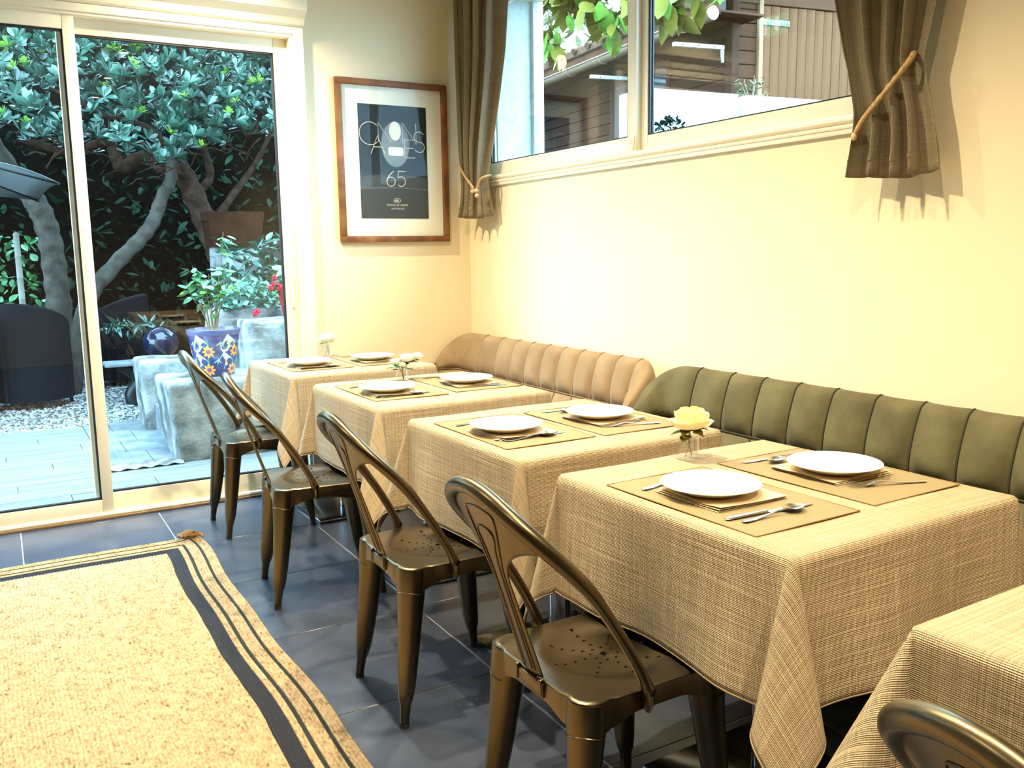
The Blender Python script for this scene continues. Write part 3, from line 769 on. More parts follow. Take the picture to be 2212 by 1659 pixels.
# placemat centres (aisle side, sofa side), plate offset, jitter
MATPOS = [((1.318, 4.320), (1.655, 4.325)), ((1.330, 3.300), (1.676, 3.325)), ((1.332, 2.330), (1.664, 2.328)), ((1.349, 1.414), (1.707, 1.430))]
PLATES = [((1.300, 4.255), (1.635, 4.275)), ((1.295, 3.240), (1.662, 3.275)), ((1.300, 2.305), (1.656, 2.318)), ((1.334, 1.446), (1.711, 1.428))]
for ti in range(4):
    rz = TABLES[ti][2]
    for si in range(2):
        mx, my = MATPOS[ti][si]; side = 'aisle side' if si == 0 else 'sofa side'; where = '%s of the %s' % (side, TN[ti]); dr = 1 if si == 0 else -1
        pm = thing('placemat', 'woven straw placemat on the ' + where, 'placemat', (mx, my, ZT), rz, 'woven placemats')
        link('weave', M_MAT, pm); link('binding', M_EDGE, pm)
        nx, ny = (mx-.002*dr, my+.018) if ti != 3 or si == 0 else (1.718, 1.442)
        if ti < 3: nx, ny = PLATES[ti][si][0]+.012, PLATES[ti][si][1]-.012
        o = link('napkin', M_NAP[(ti+si) % 2], None, (nx, ny, ZT+.0022), (0, 0, rz+R([2, -3, 4, -1][ti])+(R(180) if si else 0)))
        tag(o, 'folded tan napkin on the ' + where, 'napkin', 'folded paper napkins')
        px, py = PLATES[ti][si]
        o = link('dinner_plate', M_PLATE, None, (px, py, ZT+.0110)); tag(o, 'white dinner plate on the ' + where, 'plate', 'white dinner plates')
        zc = ZT+.002
        def at(lx, ly): return (mx+dr*lx, my+dr*ly)
        G = 'cutlery on the tables'
        if si == 0:
            jx = [.01, .0, .0, .0][ti]; jy = [-.012, -.01, .012, 0][ti]
            cutlery('knife', at(-.122+jx, -.128+jy), at(.113+jx, -.142+jy), 'steel table knife on the ' + where, G, zc)
            cutlery('spoon', at(-.106+jx, -.160+jy), at(.07+jx, -.154+jy), 'steel spoon on the ' + where, G, zc)
            cutlery('fork', at(-.120, .140), at(.127, .192), 'steel fork on the ' + where, G, zc)
        else:
            cutlery('knife', (mx+.128, my+.186), (mx-.118, my+.190), 'steel table knife on the ' + where, G, zc)
            cutlery('spoon', (mx+.118, my+.165), (mx-.045, my+.150), 'steel spoon on the ' + where, G, zc)
            if ti == 3: cutlery('fork', (mx+.112, my-.172), (mx-.060, my-.113), 'steel fork on the ' + where, G, zc)
            else: cutlery('fork', (mx+.105, my-.175), (mx-.09, my-.125), 'steel fork on the ' + where, G, zc)

# ================================================================== VASES AND FLOWERS
def mk_vase():
    me = MB().lathe([(0, 0), (.0255, 0), (.0285, .004), (.0285, .064), (.0265, .064), (.0262, .008), (0, .007)], 36).mesh('vase'); me.materials.append(MATS['vase_glass']); return me
M_VASE = mk_vase()
def rose(name, label, loc, m, size, tilt=(0, 0), leaves=4, stems=1, group=None, seed=1):
    rnd = random.Random(seed)
    t_ = thing(name, label, 'flower', loc, 0, group)
    c = Vector((tilt[0], tilt[1], .088))
    P_ = smooth_path([(.008, -.006, .009), (.004, .0, .04), (tilt[0]*.5, tilt[1]*.5, .07), (c.x, c.y, c.z-.012)], 5)
    MB().tube(P_, .0016, 7).build('stem', 'twig', t_)
    if stems > 1: MB().tube(smooth_path([(-.018, -.010, .009), (.006, .003, .03), (.014, .004, .05), (.004, .0, .075)], 5), .0010, 6).build('stem', 'twig', t_)
    k = 0
    # nested cups of overlapping petals: (count, radius, height, half span in degrees, lip curl, open tilt)
    for ring_, (cnt, rad, hh, span, curl, open_) in enumerate([(3, .22, 1.30, 75, -.06, 0), (3, .42, 1.36, 72, -.05, 0), (4, .60, 1.30, 64, .0, 2), (5, .76, 1.18, 54, .10, 6), (5, .86, .95, 52, .26, 14)]):
        pm2 = MB()
        def pf(u, v):
            s = (u-.5)*2; edge = 1-.22*abs(s)**3
            vv = v*edge; r_ = rad*(.28+.95*math.sin(min(1., vv*1.12)*math.pi*.56)) + .07*rad*s
            if vv > .72: r_ += curl*(vv-.72)*1.6
            th = R(span)*s*(.45+.55*min(1, v*1.8))
            return (size*r_*math.sin(th), size*r_*math.cos(th), size*(hh*vv-.12))
        pm2.grid(pf, 10, 8); me = pm2.mesh('petal', True, 180); me.materials.append(MATS[m])
        for j in range(cnt):
            an = 2*math.pi*j/cnt + ring_*.8 + rnd.uniform(-.15, .15)
            o = link('petal', me, t_)
            o.matrix_local = Matrix.Translation(c+Vector((0, 0, -.006))) @ Matrix.Rotation(an, 4, 'Z') @ Matrix.Rotation(-R(open_+rnd.uniform(-3, 5)), 4, 'X')
    MB().lathe([(0, -.016), (.0055, -.013), (.0075, -.006), (.006, .002)], 10, c).build('calyx', 'leaf_light', t_)
    lf = leaf_shape(.042, .030, .25, .15).mesh('leaf', True, 180); lf.materials.append(MATS['leaf_fig' if m == 'rose_cream' else 'leaf_camellia'])
    for j in range(leaves):
        an = [3.5, 5.9, 2.5, .9, 4.7][j % 5]+rnd.uniform(-.2, .2)
        o = link('leaf', lf, t_); o.matrix_local = Matrix.Translation((c.x*.6, c.y*.6, .066+.004*j)) @ Matrix.Rotation(an, 4, 'Z') @ Matrix.Rotation(R(rnd.uniform(-10, 25)), 4, 'Y') @ Matrix.Translation((.008, 0, 0)) @ Matrix.Scale(rnd.uniform(.9, 1.25), 4)
    return t_
def leaf_shape(L_, Wd, fold_, droop, obov=False, nu=5):
    """leaf along +x, two halves folded along the midrib"""
    m = MB()
    def fn(u, v):
        s = (v-.5)*2; w_ = Wd*.5*(math.sin(math.pi*u**(1.5 if obov else .8)) if 0 < u < 1 else 0)**.8
        x = L_*u; y = s*w_; z = abs(s)*w_*fold_ + droop*L_*(u-.5*u*u*1.6) 
        return (x, y, z)
    m.grid(fn, nu, 2)
    bmesh.ops.remove_doubles(m.bm, verts=m.bm.verts, dist=1e-5)
    return m
VL = [('glass_vase', 'small clear glass vase on the ' + TN[0], (1.512, 4.625)), ('glass_vase', 'small clear glass vase on the ' + TN[1], (1.485, 3.542)), ('glass_vase', 'small clear glass vase holding the cream rose', (1.526, 1.742))]
for n, lab, (x, y) in VL:
    o = link(n, M_VASE, None, (x, y, ZT-.001)); tag(o, lab, 'vase', 'glass bud vases')
rose('cream_rose', 'pale yellow rose with green leaves in a glass vase', (1.526, 1.742, ZT), 'rose_cream', .043, (.006, -.004), 7, 2, seed=2)
rose('white_rose', 'white rose in the vase on the ' + TN[0], (1.512, 4.625, ZT), 'rose_white', .036, (0, 0), 4, 2, seed=5)
GW = 'white roses in the vase on the second table'
rose('white_rose', 'fullest white rose in the vase on the ' + TN[1], (1.485, 3.542, ZT), 'rose_white', .026, (.020, -.012), 3, 1, GW, 6)
rose('white_rose', 'white rose behind the fullest one on the ' + TN[1], (1.485, 3.542, ZT), 'rose_white', .022, (.040, .020), 2, 1, GW, 7)
rose('rose_bud', 'small white rose leaning out to the sofa side of its vase', (1.485, 3.542, ZT+.008), 'rose_white', .021, (.068, -.014), 1, 1, None, 8)
rose('rose_bud', 'small white rose bud leaning to the aisle side of its vase', (1.485, 3.542, ZT-.012), 'rose_white', .019, (-.028, .004), 2, 1, None, 9)
rose('rose_bud', 'tiny white bud low among the leaves of its vase', (1.485, 3.542, ZT-.022), 'rose_white', .016, (-.004, -.020), 2, 1, None, 10)

# ================================================================== METAL BISTRO CHAIRS
BR = 'brass_steel'
def make_chair(label):
    root = thing('metal_chair', label, 'chair', (0, 0, 0), 0, 'antique metal chairs along the table row')
    SX, SY, RC = .187, .182, .042
    def outline(th):
        """rounded square with shallow notches where the leg shoulders start"""
        c, s = math.cos(th), math.sin(th)
        # ray against rounded rectangle
        lo, hi = .05, .3
        for _ in range(26):
            md = (lo+hi)/2; x, y = abs(md*c), abs(md*s)
            qx, qy = max(0, x-(SX-RC)), max(0, y-(SY-RC))
            inside = x <= SX and y <= SY and math.hypot(qx, qy) <= RC
            lo, hi = (md, hi) if inside else (lo, md)
        a = (th % (math.pi/2))-math.pi/4
        notch = .006*(math.exp(-((abs(a)-.20)/.035)**2))
        return lo-notch
    NA = 96
    ths = [2*math.pi*k/NA for k in range(NA)]; OL = [outline(t_) for t_ in ths]
    def zs(r_):
        if r_ < .095: return -.011
        if r_ < .145: k = (r_-.095)/.05; return -.011*(1-k*k*(3-2*k))
        return 0.
    m = MB(); FR = [0, .12, .22, .32, .42, .50, .58, .64, .70, .76, .82, .88, .94, .98, 1.]
    top, bot = [], []
    for q in FR:
        top.append([m.bm.verts.new((q*o*math.cos(t_), q*o*math.sin(t_), .450+zs(q*o)-(.003 if q == 1 else 0))) for t_, o in zip(ths, OL)] if q else [m.bm.verts.new((0, 0, .450+zs(0)))])
        bot.append([m.bm.verts.new((q*o*math.cos(t_)*.995, q*o*math.sin(t_)*.995, .4465+zs(q*o)-(.003 if q == 1 else 0))) for t_, o in zip(ths, OL)] if q else [m.bm.verts.new((0, 0, .4465+zs(0)))])
    for Rg in (top, bot):
        for A, B in zip(Rg, Rg[1:]):
            for k in range(NA):
                k2 = (k+1) % NA
                if len(A) == 1: m.bm.faces.new((A[0], B[k], B[k2]))
                else: m.bm.faces.new((A[k], B[k], B[k2], A[k2]))
    for k in range(NA): m.bm.faces.new((top[-1][k], bot[-1][k], bot[-1][(k+1) % NA], top[-1][(k+1) % NA]))
    seat = m.build('seat', BR, root)
    cut = MB(); H = []
    H.append((0, 0, .010))
    for k in range(8):
        an = 2*math.pi*k/8
        H.append((.030*math.cos(an+.39), .030*math.sin(an+.39), .0042))
        for r_ in ((.050, .075, .100, .124) if k % 2 == 0 else (.047, .068, .092, .116)): H.append((r_*math.cos(an), r_*math.sin(an), .0044))
    for x, y, r_ in H: cut.tube([(x, y, .40), (x, y, .50)], r_, 12)
    co = cut.build('cutter', BR)
    md = seat.modifiers.new('h', 'BOOLEAN'); md.object = co; md.operation = 'DIFFERENCE'; md.solver = 'EXACT'
    dg = bpy.context.evaluated_depsgraph_get(); dg.update()
    nm = bpy.data.meshes.new_from_object(seat.evaluated_get(dg)); seat.modifiers.clear(); seat.data = nm
    bpy.data.objects.remove(co)
    for p in nm.polygons: p.use_smooth = True
    try: nm.set_sharp_from_angle(angle=R(35))
    except Exception: pass
    # skirt
    m = MB(); rings = []
    for q, f_ in ((0, .4475), (1, None)):
        rr = []
        for t_, o in zip(ths, OL):
            a = abs((t_ % (math.pi/2))-math.pi/4); k = max(0., 1-a/.5)
            zb = .408 - .045*k**1.5
            rr.append((o, t_, f_ if f_ else zb))
        rings.append(rr)
    mid = [(o, t_, lerp(z0, z1, .12)) for (o, t_, z0), (_, _, z1) in zip(rings[0], rings[1])]
    def vv(rr, k_): return [m.bm.verts.new((o*k_*math.cos(t_), o*k_*math.sin(t_), z)) for o, t_, z in rr]
    A = [vv(rings[0], .992), vv(mid, 1.0), vv(rings[1], 1.012), vv(rings[1], .985), vv(rings[0], .97)]
    for P_, Q in zip(A, A[1:]):
        for k in range(NA): m.bm.faces.new((P_[k], P_[(k+1) % NA], Q[(k+1) % NA], Q[k]))
    m.build('seat_skirt', BR, root)
    # legs: folded-sheet taper with a closed foot
    for sx in (-1, 1):
        for sy in (-1, 1):
            T0, T1 = Vector((sx*.150, sy*.145, .442)), Vector((sx*.200, sy*.176, .012))
            st = [(0, .0405), (.08, .041), (.16, .039), (.30, .0350), (.50, .0310), (.68, .0270), (.78, .0245), (.845, .0205), (.875, .0160), (.95, .0140), (1.0, .0125)]
            pts, rad = [], []
            for k, r_ in st:
                p = T0.lerp(T1, k); bow = .010*math.sin(math.pi*k)
                p -= Vector((sx, sy, 0))*bow*.4*(1 if k < .8 else .6); pts.append(p); rad.append(r_)
            lg = MB().tube(pts, rad, 18).build('leg', BR, root, angle=60)
            MB().tube([T1, T1-Vector((0, 0, .012))], .0132, 14).build('foot_cap', 'foot_rubber', lg)
            # folded seam running round the shoulder and the slanted closing cut
            sm = MB(); P_ = []
            for k in range(13):
                an = math.atan2(sy, sx)+(-1.5+3.0*k/12); c_ = T0.lerp(T1, .145+.012*math.cos(k/12*math.pi*2))
                P_.append(c_+Vector((math.cos(an), math.sin(an), 0))*.0395-Vector((sx, sy, 0))*.0015)
            sm.tube(P_, .0012, 5); sm.build('seam', BR, lg)
    # cross brace below the seat
    MB().tube([(-.16, -.155, .385), (.16, .155, .385)], .008, 8).tube([(-.16, .155, .375), (.16, -.155, .375)], .008, 8).build('stretcher', 'black_metal', root)
    # back
    HW_, SB, ZT_ = .193, .52, .858
    def X(v, s):
        c = -.188-.130*s; sd = -.045-.270*max(0., s)**1.25
        return c+(sd-c)*min(1., (abs(v)/HW_)**2)
    def pos(v, s, off=0.): return Vector((X(v, s)+off, v, .45+(ZT_-.45)*s))
    def arch(s): return HW_ if s <= SB else HW_*math.sqrt(max(0., 1-((s-SB)/(1-SB))**2))
    path, rad = [], []
    N = 72
    for i in range(N+1):
        t_ = i/N*2-1; a = abs(t_); sg = 1 if t_ > 0 else -1
        if a > .5: s = (1-a)/.5*SB; v = HW_+.010*(1-s/SB)**2
        else: th = a/.5*math.pi/2; s = SB+(1-SB)*math.cos(th); v = HW_*math.sin(th)
        path.append(pos(sg*v, s)); rad.append(pw(a, ((0, .0165), (.25, .0170), (.45, .0145), (.6, .0120), (.93, .0115), (1.0, .0150))))
    MB().tube(path, rad, 14).build('back_hoop', BR, root, angle=180)
    def wid(s):
        if s <= .50: return lerp(.0385, .0325, s/.5)
        if s <= .74:
            k = (s-.50)/.24; base = lerp(.0325, .036, k); tgt = arch(s)
            return base+(tgt-base)*(1-math.sqrt(max(0., 1-k**2.6)))
        return arch(s)
    m = MB(); SS = [-.02+.52*k/14 for k in range(14)]+[.50+.24*k/22 for k in range(22)]+[.74+.245*k/12 for k in range(13)]
    rows = [[m.bm.verts.new(pos((j/16*2-1)*wid(max(0., s)), s)) for j in range(17)] for s in SS]
    for A, B in zip(rows, rows[1:]):
        for j in range(16): m.bm.faces.new((A[j], A[j+1], B[j+1], B[j]))
    sp = m.build('splat', BR, root, angle=180); md = sp.modifiers.new('t', 'SOLIDIFY'); md.thickness = .003; md.offset = 0
    # pressed ribs on both faces of the splat
    m = MB()
    for off in (-.0022, .0022):
        for sg in (-1, 1):
            for top_, o_ in ((.90, .052), (.80, .030)):
                pts = [pos(0, top_, off), pos(sg*o_*.7, top_-.012, off), pos(sg*o_, top_-.05, off), pos(sg*(o_*.62), .66, off), pos(sg*o_*.42, .50, off), pos(sg*o_*.45, .03, off)]
                m.tube(smooth_path(pts, 6), .0019, 6)
    m.build('pressed_rib', BR, sp)
    MB().b2(-.194, -.184, -.052, .052, .412, .444, .003).b2(-.197, -.186, -.050, -.040, .418, .452, .003).b2(-.197, -.186, .040, .050, .418, .452, .003).build('splat_bracket', BR, root)
    for sy in (-1, 1):
        MB().tube([(-.045, sy*.201, .452), (-.043, sy*.196, .43), (-.04, sy*.192, .408)], [.0165, .019, .010], 10, sq=(1, .55)).build('hoop_bracket', BR, root)
    return root
CH = [(1.036, 4.289, 0), (1.022, 3.318, R(-7)), (1.075, 2.328, R(0)), (1.068, 1.478, R(1)), (1.040, .380, R(-10))]
CLB = ['antique brass metal chair at the table nearest the glass door', 'antique brass metal chair turned askew at the second table from the door',
       'antique brass metal chair at the third table from the glass door', 'antique brass metal chair at the table with the cream rose', 'antique brass metal chair at the fifth table from the glass door']
c0 = make_chair(CLB[0])
for i, (x, y, rz) in enumerate(CH):
    c = c0 if i == 0 else copy_tree(c0)
    c.location = (x, y, 0); c.rotation_euler = (0, 0, rz); c['label'] = CLB[i]

# ================================================================== CHANNEL-BACK SOFAS
def sofa(label, y1, y0, seams, cloth_m, pipe_m):
    """y1 = far end, y0 = near end, back against the right wall"""
    root = thing('channel_back_sofa', label, 'sofa', (2.2, (y0+y1)/2, 0), 0, 'velvet sofas along the wall')
    OX, OY = 2.2, (y0+y1)/2
    XB, XW, RC = 2.405, 2.235, .12
    # plan path from far wing tip, round the corner, along the wall, round, to the near wing tip
    pts = [(XW, y1), (XB-RC, y1)]
    pts += [(XB-RC+RC*math.sin(k/8*math.pi/2), y1-RC+RC*math.cos(k/8*math.pi/2)) for k in range(1, 9)]
    pts += [(XB, lerp(y1-RC, y0+RC, k/40)) for k in range(1, 41)]
    pts += [(XB-RC+RC*math.cos(k/8*math.pi/2), y0+RC-RC*math.sin(k/8*math.pi/2)) for k in range(1, 9)]
    pts += [(XW, y0)]
    pts = [Vector((x, y, 0)) for x, y in pts]
    cum = [0.]
    for a, b_ in zip(pts, pts[1:]): cum.append(cum[-1]+(b_-a).length)
    T = cum[-1]
    def at(p):
        p = clip(p, 0, T)
        for i in range(len(cum)-1):
            if p <= cum[i+1]+1e-9:
                k = (p-cum[i])/(cum[i+1]-cum[i]); q = pts[i].lerp(pts[i+1], k)
                t_ = (pts[min(i+2, len(pts)-1)]-pts[max(i-1, 0)]).normalized()
                return q, Vector((-t_.y, t_.x, 0))      # normal away from the sitter
        return pts[-1], Vector((1, 0, 0))
    pS, pE = cum[1]+RC*math.pi/2, T-(cum[1]+RC*math.pi/2)      # straight stretch
    def ptop(p):
        e = min(p, T-p); L_ = pS
        if e >= L_: return .845
        k = e/L_; return lerp(.655, .845, k**.9*(1.9-.9*k)/1.0 if k < 1 else 1)
    def y2p(y): return pS+(y1-RC-y)
    bounds = [0.]+[y2p(y) for y in seams]+[T]
    ZB = .612
    def surf(p, v, puff):
        """v 0..1 up the front, 1..1.6 over the top and down the back"""
        q, n = at(p); H = ptop(p); wing = min(1., min(p, T-p)/pS)
        if v <= 1:
            inw = lerp(.062*(.4+.6*wing), 0., v**1.3)+.006*math.sin(v*math.pi); z = lerp(ZB, H, v**.93)
            if v > .80: k = (v-.80)/.20; inw -= .022*k*k; z -= .014*k*k*0
            roundtop = .018*max(0, (v-.82)/.18)**2
            return q - n*(inw+puff) + Vector((0, 0, z-roundtop))
        k = (v-1)/.6
        return q + n*(.020+lerp(.010, .045, wing)*math.sin(min(1, k*2.2)*math.pi/2)) + Vector((0, 0, lerp(H-.018, .25, k**1.8)))
    def low(p, v, puff):
        q, n = at(p); wing = min(1., min(p, T-p)/pS)
        z = lerp(ZB-.004, .44, v); inw = .062*(.4+.6*wing)+.028*math.sin(min(1., v*1.6)*math.pi/2)
        return q - n*(inw+puff) + Vector((0, 0, z))
    Om = Vector((OX, OY, 0))
    for i, (pa, pb) in enumerate(zip(bounds, bounds[1:])):
        wingpanel = i in (0, len(bounds)-2); nu = 18 if wingpanel else 10
        m = MB()
        def fn(u, v):
            p = lerp(pa, pb, u); vv = v*1.6
            e = 1-abs(2*u-1)**(6 if wingpanel else 3.2); e = max(0, e)
            ev = 1-abs(clip(vv/1.05, 0, 1)*2-1)**6
            pf = (.032*e*ev-.012) if vv <= 1 else (.004*e-.004)
            if vv > 1: pf = -.012*(1-e)
            return surf(p, vv, pf)-Om
        m.grid(fn, nu, 26)
        # close the wing tip
        if wingpanel:
            u_ = 0. if i == 0 else 1.
            fr_ = [fn(u_, k/26) for k in range(27)]
            cc = sum(fr_, Vector())/27; cv = m.bm.verts.new(cc); vs_ = [m.bm.verts.new(c) for c in fr_]
            for a, b_ in zip(vs_, vs_[1:]): m.bm.faces.new((a, b_, cv))
            m.bm.faces.new((vs_[-1], vs_[0], cv))
        m.build('wing_panel' if wingpanel else 'back_channel', cloth_m, root, angle=180)
        m = MB()
        def fl(u, v):
            e = max(0, 1-abs(2*u-1)**3); ev = 1-abs(2*clip(v, 0, 1)-1)**4
            return low(lerp(pa, pb, u), v, .030*e*ev-.008)-Om
        m.grid(fl, nu, 12); m.build('lumbar_channel', cloth_m, root, angle=180)
    for pb in bounds[1:-1]:
        MB().tube([surf(pb, k/20*1.22, -.0075 if k/20*1.22 <= 1 else -.009)-Om for k in range(21)], .0032, 6).build('seam', pipe_m, root, angle=180)
        MB().tube([low(pb, k/10, -.004)-Om for k in range(11)], .003, 6).build('seam', pipe_m, root, angle=180)
    # piping down both wing fronts and along the lower joint
    for e in (0., T):
        q, n = at(e)
        P_ = [surf(e, k/16*1.25, .002)-Om for k in range(17)]
        sh = Vector((0, .004 if e == 0 else -.004, 0))
        MB().tube([p+Vector((-.003, 0, 0)) for p in P_], .0045, 8).build('piping', pipe_m, root, angle=180)
    P_ = [surf(lerp(0, T, k/90), 0., -.004)-Om for k in range(91)]; MB().tube(P_, .0040, 6).build('piping', pipe_m, root, angle=180)
    # seat cushion with matching channels
    L_ = [y1-.03]+list(seams)+[y0+.03]
    for a, b_ in zip(L_, L_[1:]):
        m = MB()
        def fs(u, v):
            e = max(0, 1-abs(2*u-1)**4); an = v
            x = pw(v, ((0, 2.36), (.6, 2.05), (.72, 2.012), (.80, 2.0), (1, 2.0))); z = pw(v, ((0, .445), (.6, .455), (.72, .448), (.80, .42), (1, .30)))
            if v < .7: z += .014*e-.006
            else: x -= .012*e-.005
            return Vector((x, lerp(a, b_, u), z))-Om
        m.grid(fs, 8, 20); m.build('seat_channel', cloth_m, root, angle=180)
    MB().b2(2.015-OX, 2.46-OX, y0+.02-OY, y1-.02-OY, .12, .31, .012).build('base', cloth_m, root)
    for x in (2.06, 2.42):
        for y in (y0+.10, y1-.10): MB().tube([(x-OX, y-OY, .12), (x-OX, y-OY, 0)], [.02, .014], 12).build('leg', 'sofa_leg', root)
    return root
sofa('tan velvet sofa with vertical channel back beneath the high window', 4.80, 2.955, (4.486, 4.296, 4.127, 3.975, 3.82, 3.67, 3.515, 3.362, 3.218, 3.073), 'tan_velvet', 'tan_piping')
sofa('dark olive green velvet sofa with vertical channel back', 2.875, 1.03, (2.686, 2.503, 2.341, 2.178, 2.018, 1.852, 1.690, 1.535, 1.378, 1.215), 'green_velvet', 'green_piping')

# ================================================================== GARDEN BEYOND THE DOOR
GZ = -.03
gnd = MB().b2(-14, 3.0, 5.13, 26, -.30, -.085).build('ground', 'earth', smooth=False); struct(gnd)
bed = MB().b2(-7, 2.98, 5.13, 7.80, -.085, -.045).build('terrace_bed', 'grout', smooth=False); struct(bed)
rnd = random.Random(21); pm_ = {}
y = 5.14; row = 0
while y < 7.70:
    w_ = .188; x = -6.2+(row*.47) % 1.2
    while x < 2.95:
        x1 = min(x+1.2, 2.95)
        if y > 5.95: x1 = min(x1, .50)
        if x1-x > .05:
            key = round(x1-x, 3)
            if key not in pm_:
                me = MB().b2(0, x1-x-.004, 0, w_-.004, -.018, 0, .001, 1).mesh('plank'); me.materials.append(MATS['deck_plank']); pm_[key] = me
            link('plank', pm_[key], bed, (x, y, GZ+rnd.uniform(-.001, .001)))
        x += 1.2
    y += w_; row += 1
# slate paving beside the steps
ty = 6.13
for r_ in range(4):
    tx = .505-(.12 if r_ % 2 else 0)
    for k in range(4):
        xa, xb = max(.505, tx+.30*k), min(tx+.30*(k+1), 1.02)
        if xb-xa > .03: MB().b2(xa+.002, xb-.002, ty+.42*r_+.002, ty+.42*(r_+1)-.002, GZ-.018, GZ+.002, .001, 1).build('paving_slab', 'slate', bed)
kb = MB(); kb.grid(lambda u, v: (.50+.46*u, 5.955+.16*v, GZ+.010+.012*math.sin(u*9)*math.sin(v*3.1)+.006*math.sin(u*31+v*9)), 24, 6); kb.build('kerb_stone', 'stone', bed)
gb = MB().b2(-7, 2.9, 7.80, 12.0, -.085, -.045).build('gravel_bed', 'gravel_bed', smooth=False); struct(gb)
V, F = [], []
for _ in range(5200):
    yy = 7.80+2.6*rnd.random()**1.3; xx = rnd.uniform(-.75, 1.35); r_ = rnd.uniform(.010, .021); o_ = len(V); an = rnd.uniform(0, 3.1)
    c, s = math.cos(an), math.sin(an); zz = -.045+r_*.35
    for px, py, pz in ((1, 0, 0), (0, .8, 0), (-1, 0, 0), (0, -.8, 0), (0.1, 0, .7), (0, 0.1, -.6)):
        V.append((xx+r_*(px*c-py*s), yy+r_*(px*s+py*c), zz+r_*pz))
    for f_ in ((0, 1, 4), (1, 2, 4), (2, 3, 4), (3, 0, 4), (1, 0, 5), (2, 1, 5), (3, 2, 5), (0, 3, 5)): F.append(tuple(o_+k for k in f_))
o = pydata('gravel', V, F, 'gravel_stone'); tag(o, 'pale grey gravel spread beyond the deck', 'gravel', None, 'stuff')

# ------------------------------------------------------------------ stone blocks and slate step
def block(name, label, x0, x1, y0, y1, z0, z1, seed, m='stone', group='rough stone blocks', lean=0.):
    r2 = random.Random(seed); b = MB(); b.b2(x0, x1, y0, y1, z0, z1, .035, 3)
    bmesh.ops.subdivide_edges(b.bm, edges=[e for e in b.bm.edges if e.calc_length() > .12], cuts=5, use_grid_fill=True)
    for v in b.bm.verts:
        n = Vector((math.sin(v.co.x*17+seed)+math.sin(v.co.z*23+v.co.y*9), math.sin(v.co.y*19+v.co.z*13+seed), math.sin(v.co.x*15+v.co.y*21)))
        v.co += n*.0045+Vector((r2.uniform(-1, 1), r2.uniform(-1, 1), r2.uniform(-1, 1)))*.0018
        v.co.x += lean*(v.co.z-z0)
    o = b.build(name, m, angle=180); return tag(o, label, 'stone block', group)
block('stone_block', 'square stained stone block under the painted pot', .945, 1.72, 6.0, 6.62, GZ-.02, .490, 1, lean=-.08)
block('stone_block', 'smaller pale stone block behind the pot block by the gravel', .93, 1.34, 7.28, 7.75, GZ-.02, .505, 2, lean=-.05)
block('stone_block', 'tall pale stone block right of the painted pot', 1.66, 2.35, 6.95, 7.38, GZ-.02, .795, 3)
block('planter_wall', 'low stone planter wall below the ivy', 1.50, 2.95, 7.55, 7.80, GZ-.05, .865, 4, group=None)
st = thing('garden_step', 'slate-faced garden step between two stone blocks', 'step', (1.0, 6.9, GZ))
MB().b2(0, .64, -.28, .36, -.02, .19, .004).build('step_body', 'stone', st)
for k in range(3): MB().b2(-.012, .0, -.28+.226*k, -.28+.226*(k+1)-.004, 0, .20, .001, 1).build('riser_tile', 'slate', st)
for k in range(3): MB().b2(-.015, .40, -.28+.226*k, -.28+.226*(k+1)-.004, .19, .207, .002, 1).build('tread_tile', 'slate', st)

# ------------------------------------------------------------------ painted pot with camellia
pot = thing('painted_pot', 'blue glazed pot painted with lilies and orange flowers', 'flower pot', (1.265, 6.30, .488))
PRF = [(0, 0), (.118, 0), (.124, .008), (.150, .17), (.170, .285), (.178, .300), (.178, .318), (.168, .322), (.160, .305), (.150, .285), (0, .283)]
def prad(z): return pw(z, ((0, .121), (.17, .150), (.285, .170), (.318, .178)))
MB().lathe(PRF[:5], 48).build('pot_body', 'pot_blue', pot)
MB().lathe([(.170, .285), (.178, .300), (.178, .318), (.168, .322), (.160, .300), (.155, .27)], 48).build('pot_rim', 'pot_rim', pot)
MB().lathe([(0, .272), (.156, .272)], 24).build('pot_soil', 'glaze_white', pot)
def glaze(name, m, an, z, poly, lift):
    """flat painted shape wrapped on the pot: poly in metres (along, up)"""
    b = MB(); c = [0, 0]
    for p in poly: c[0] += p[0]/len(poly); c[1] += p[1]/len(poly)
    def W_(p):
        zz = z+p[1]; r_ = prad(zz)+lift; a = an+p[0]/r_; return (r_*math.cos(a), r_*math.sin(a), zz)
    cv = b.bm.verts.new(W_(c)); vs_ = [b.bm.verts.new(W_(p)) for p in poly]
    for a_, b2_ in zip(vs_, vs_[1:]+vs_[:1]): b.bm.faces.new((a_, b2_, cv))
    return b.build(name, m, pot, smooth=False)
def ell(rx, ry, ang=0, n=16, cx=0, cy=0):
    return [(cx+rx*math.cos(t_)*math.cos(ang)-ry*math.sin(t_)*math.sin(ang), cy+rx*math.cos(t_)*math.sin(ang)+ry*math.sin(t_)*math.cos(ang)) for t_ in [2*math.pi*k/n for k in range(n)]]
front = math.atan2(-6.30, -1.265)     # side of the pot that faces the room
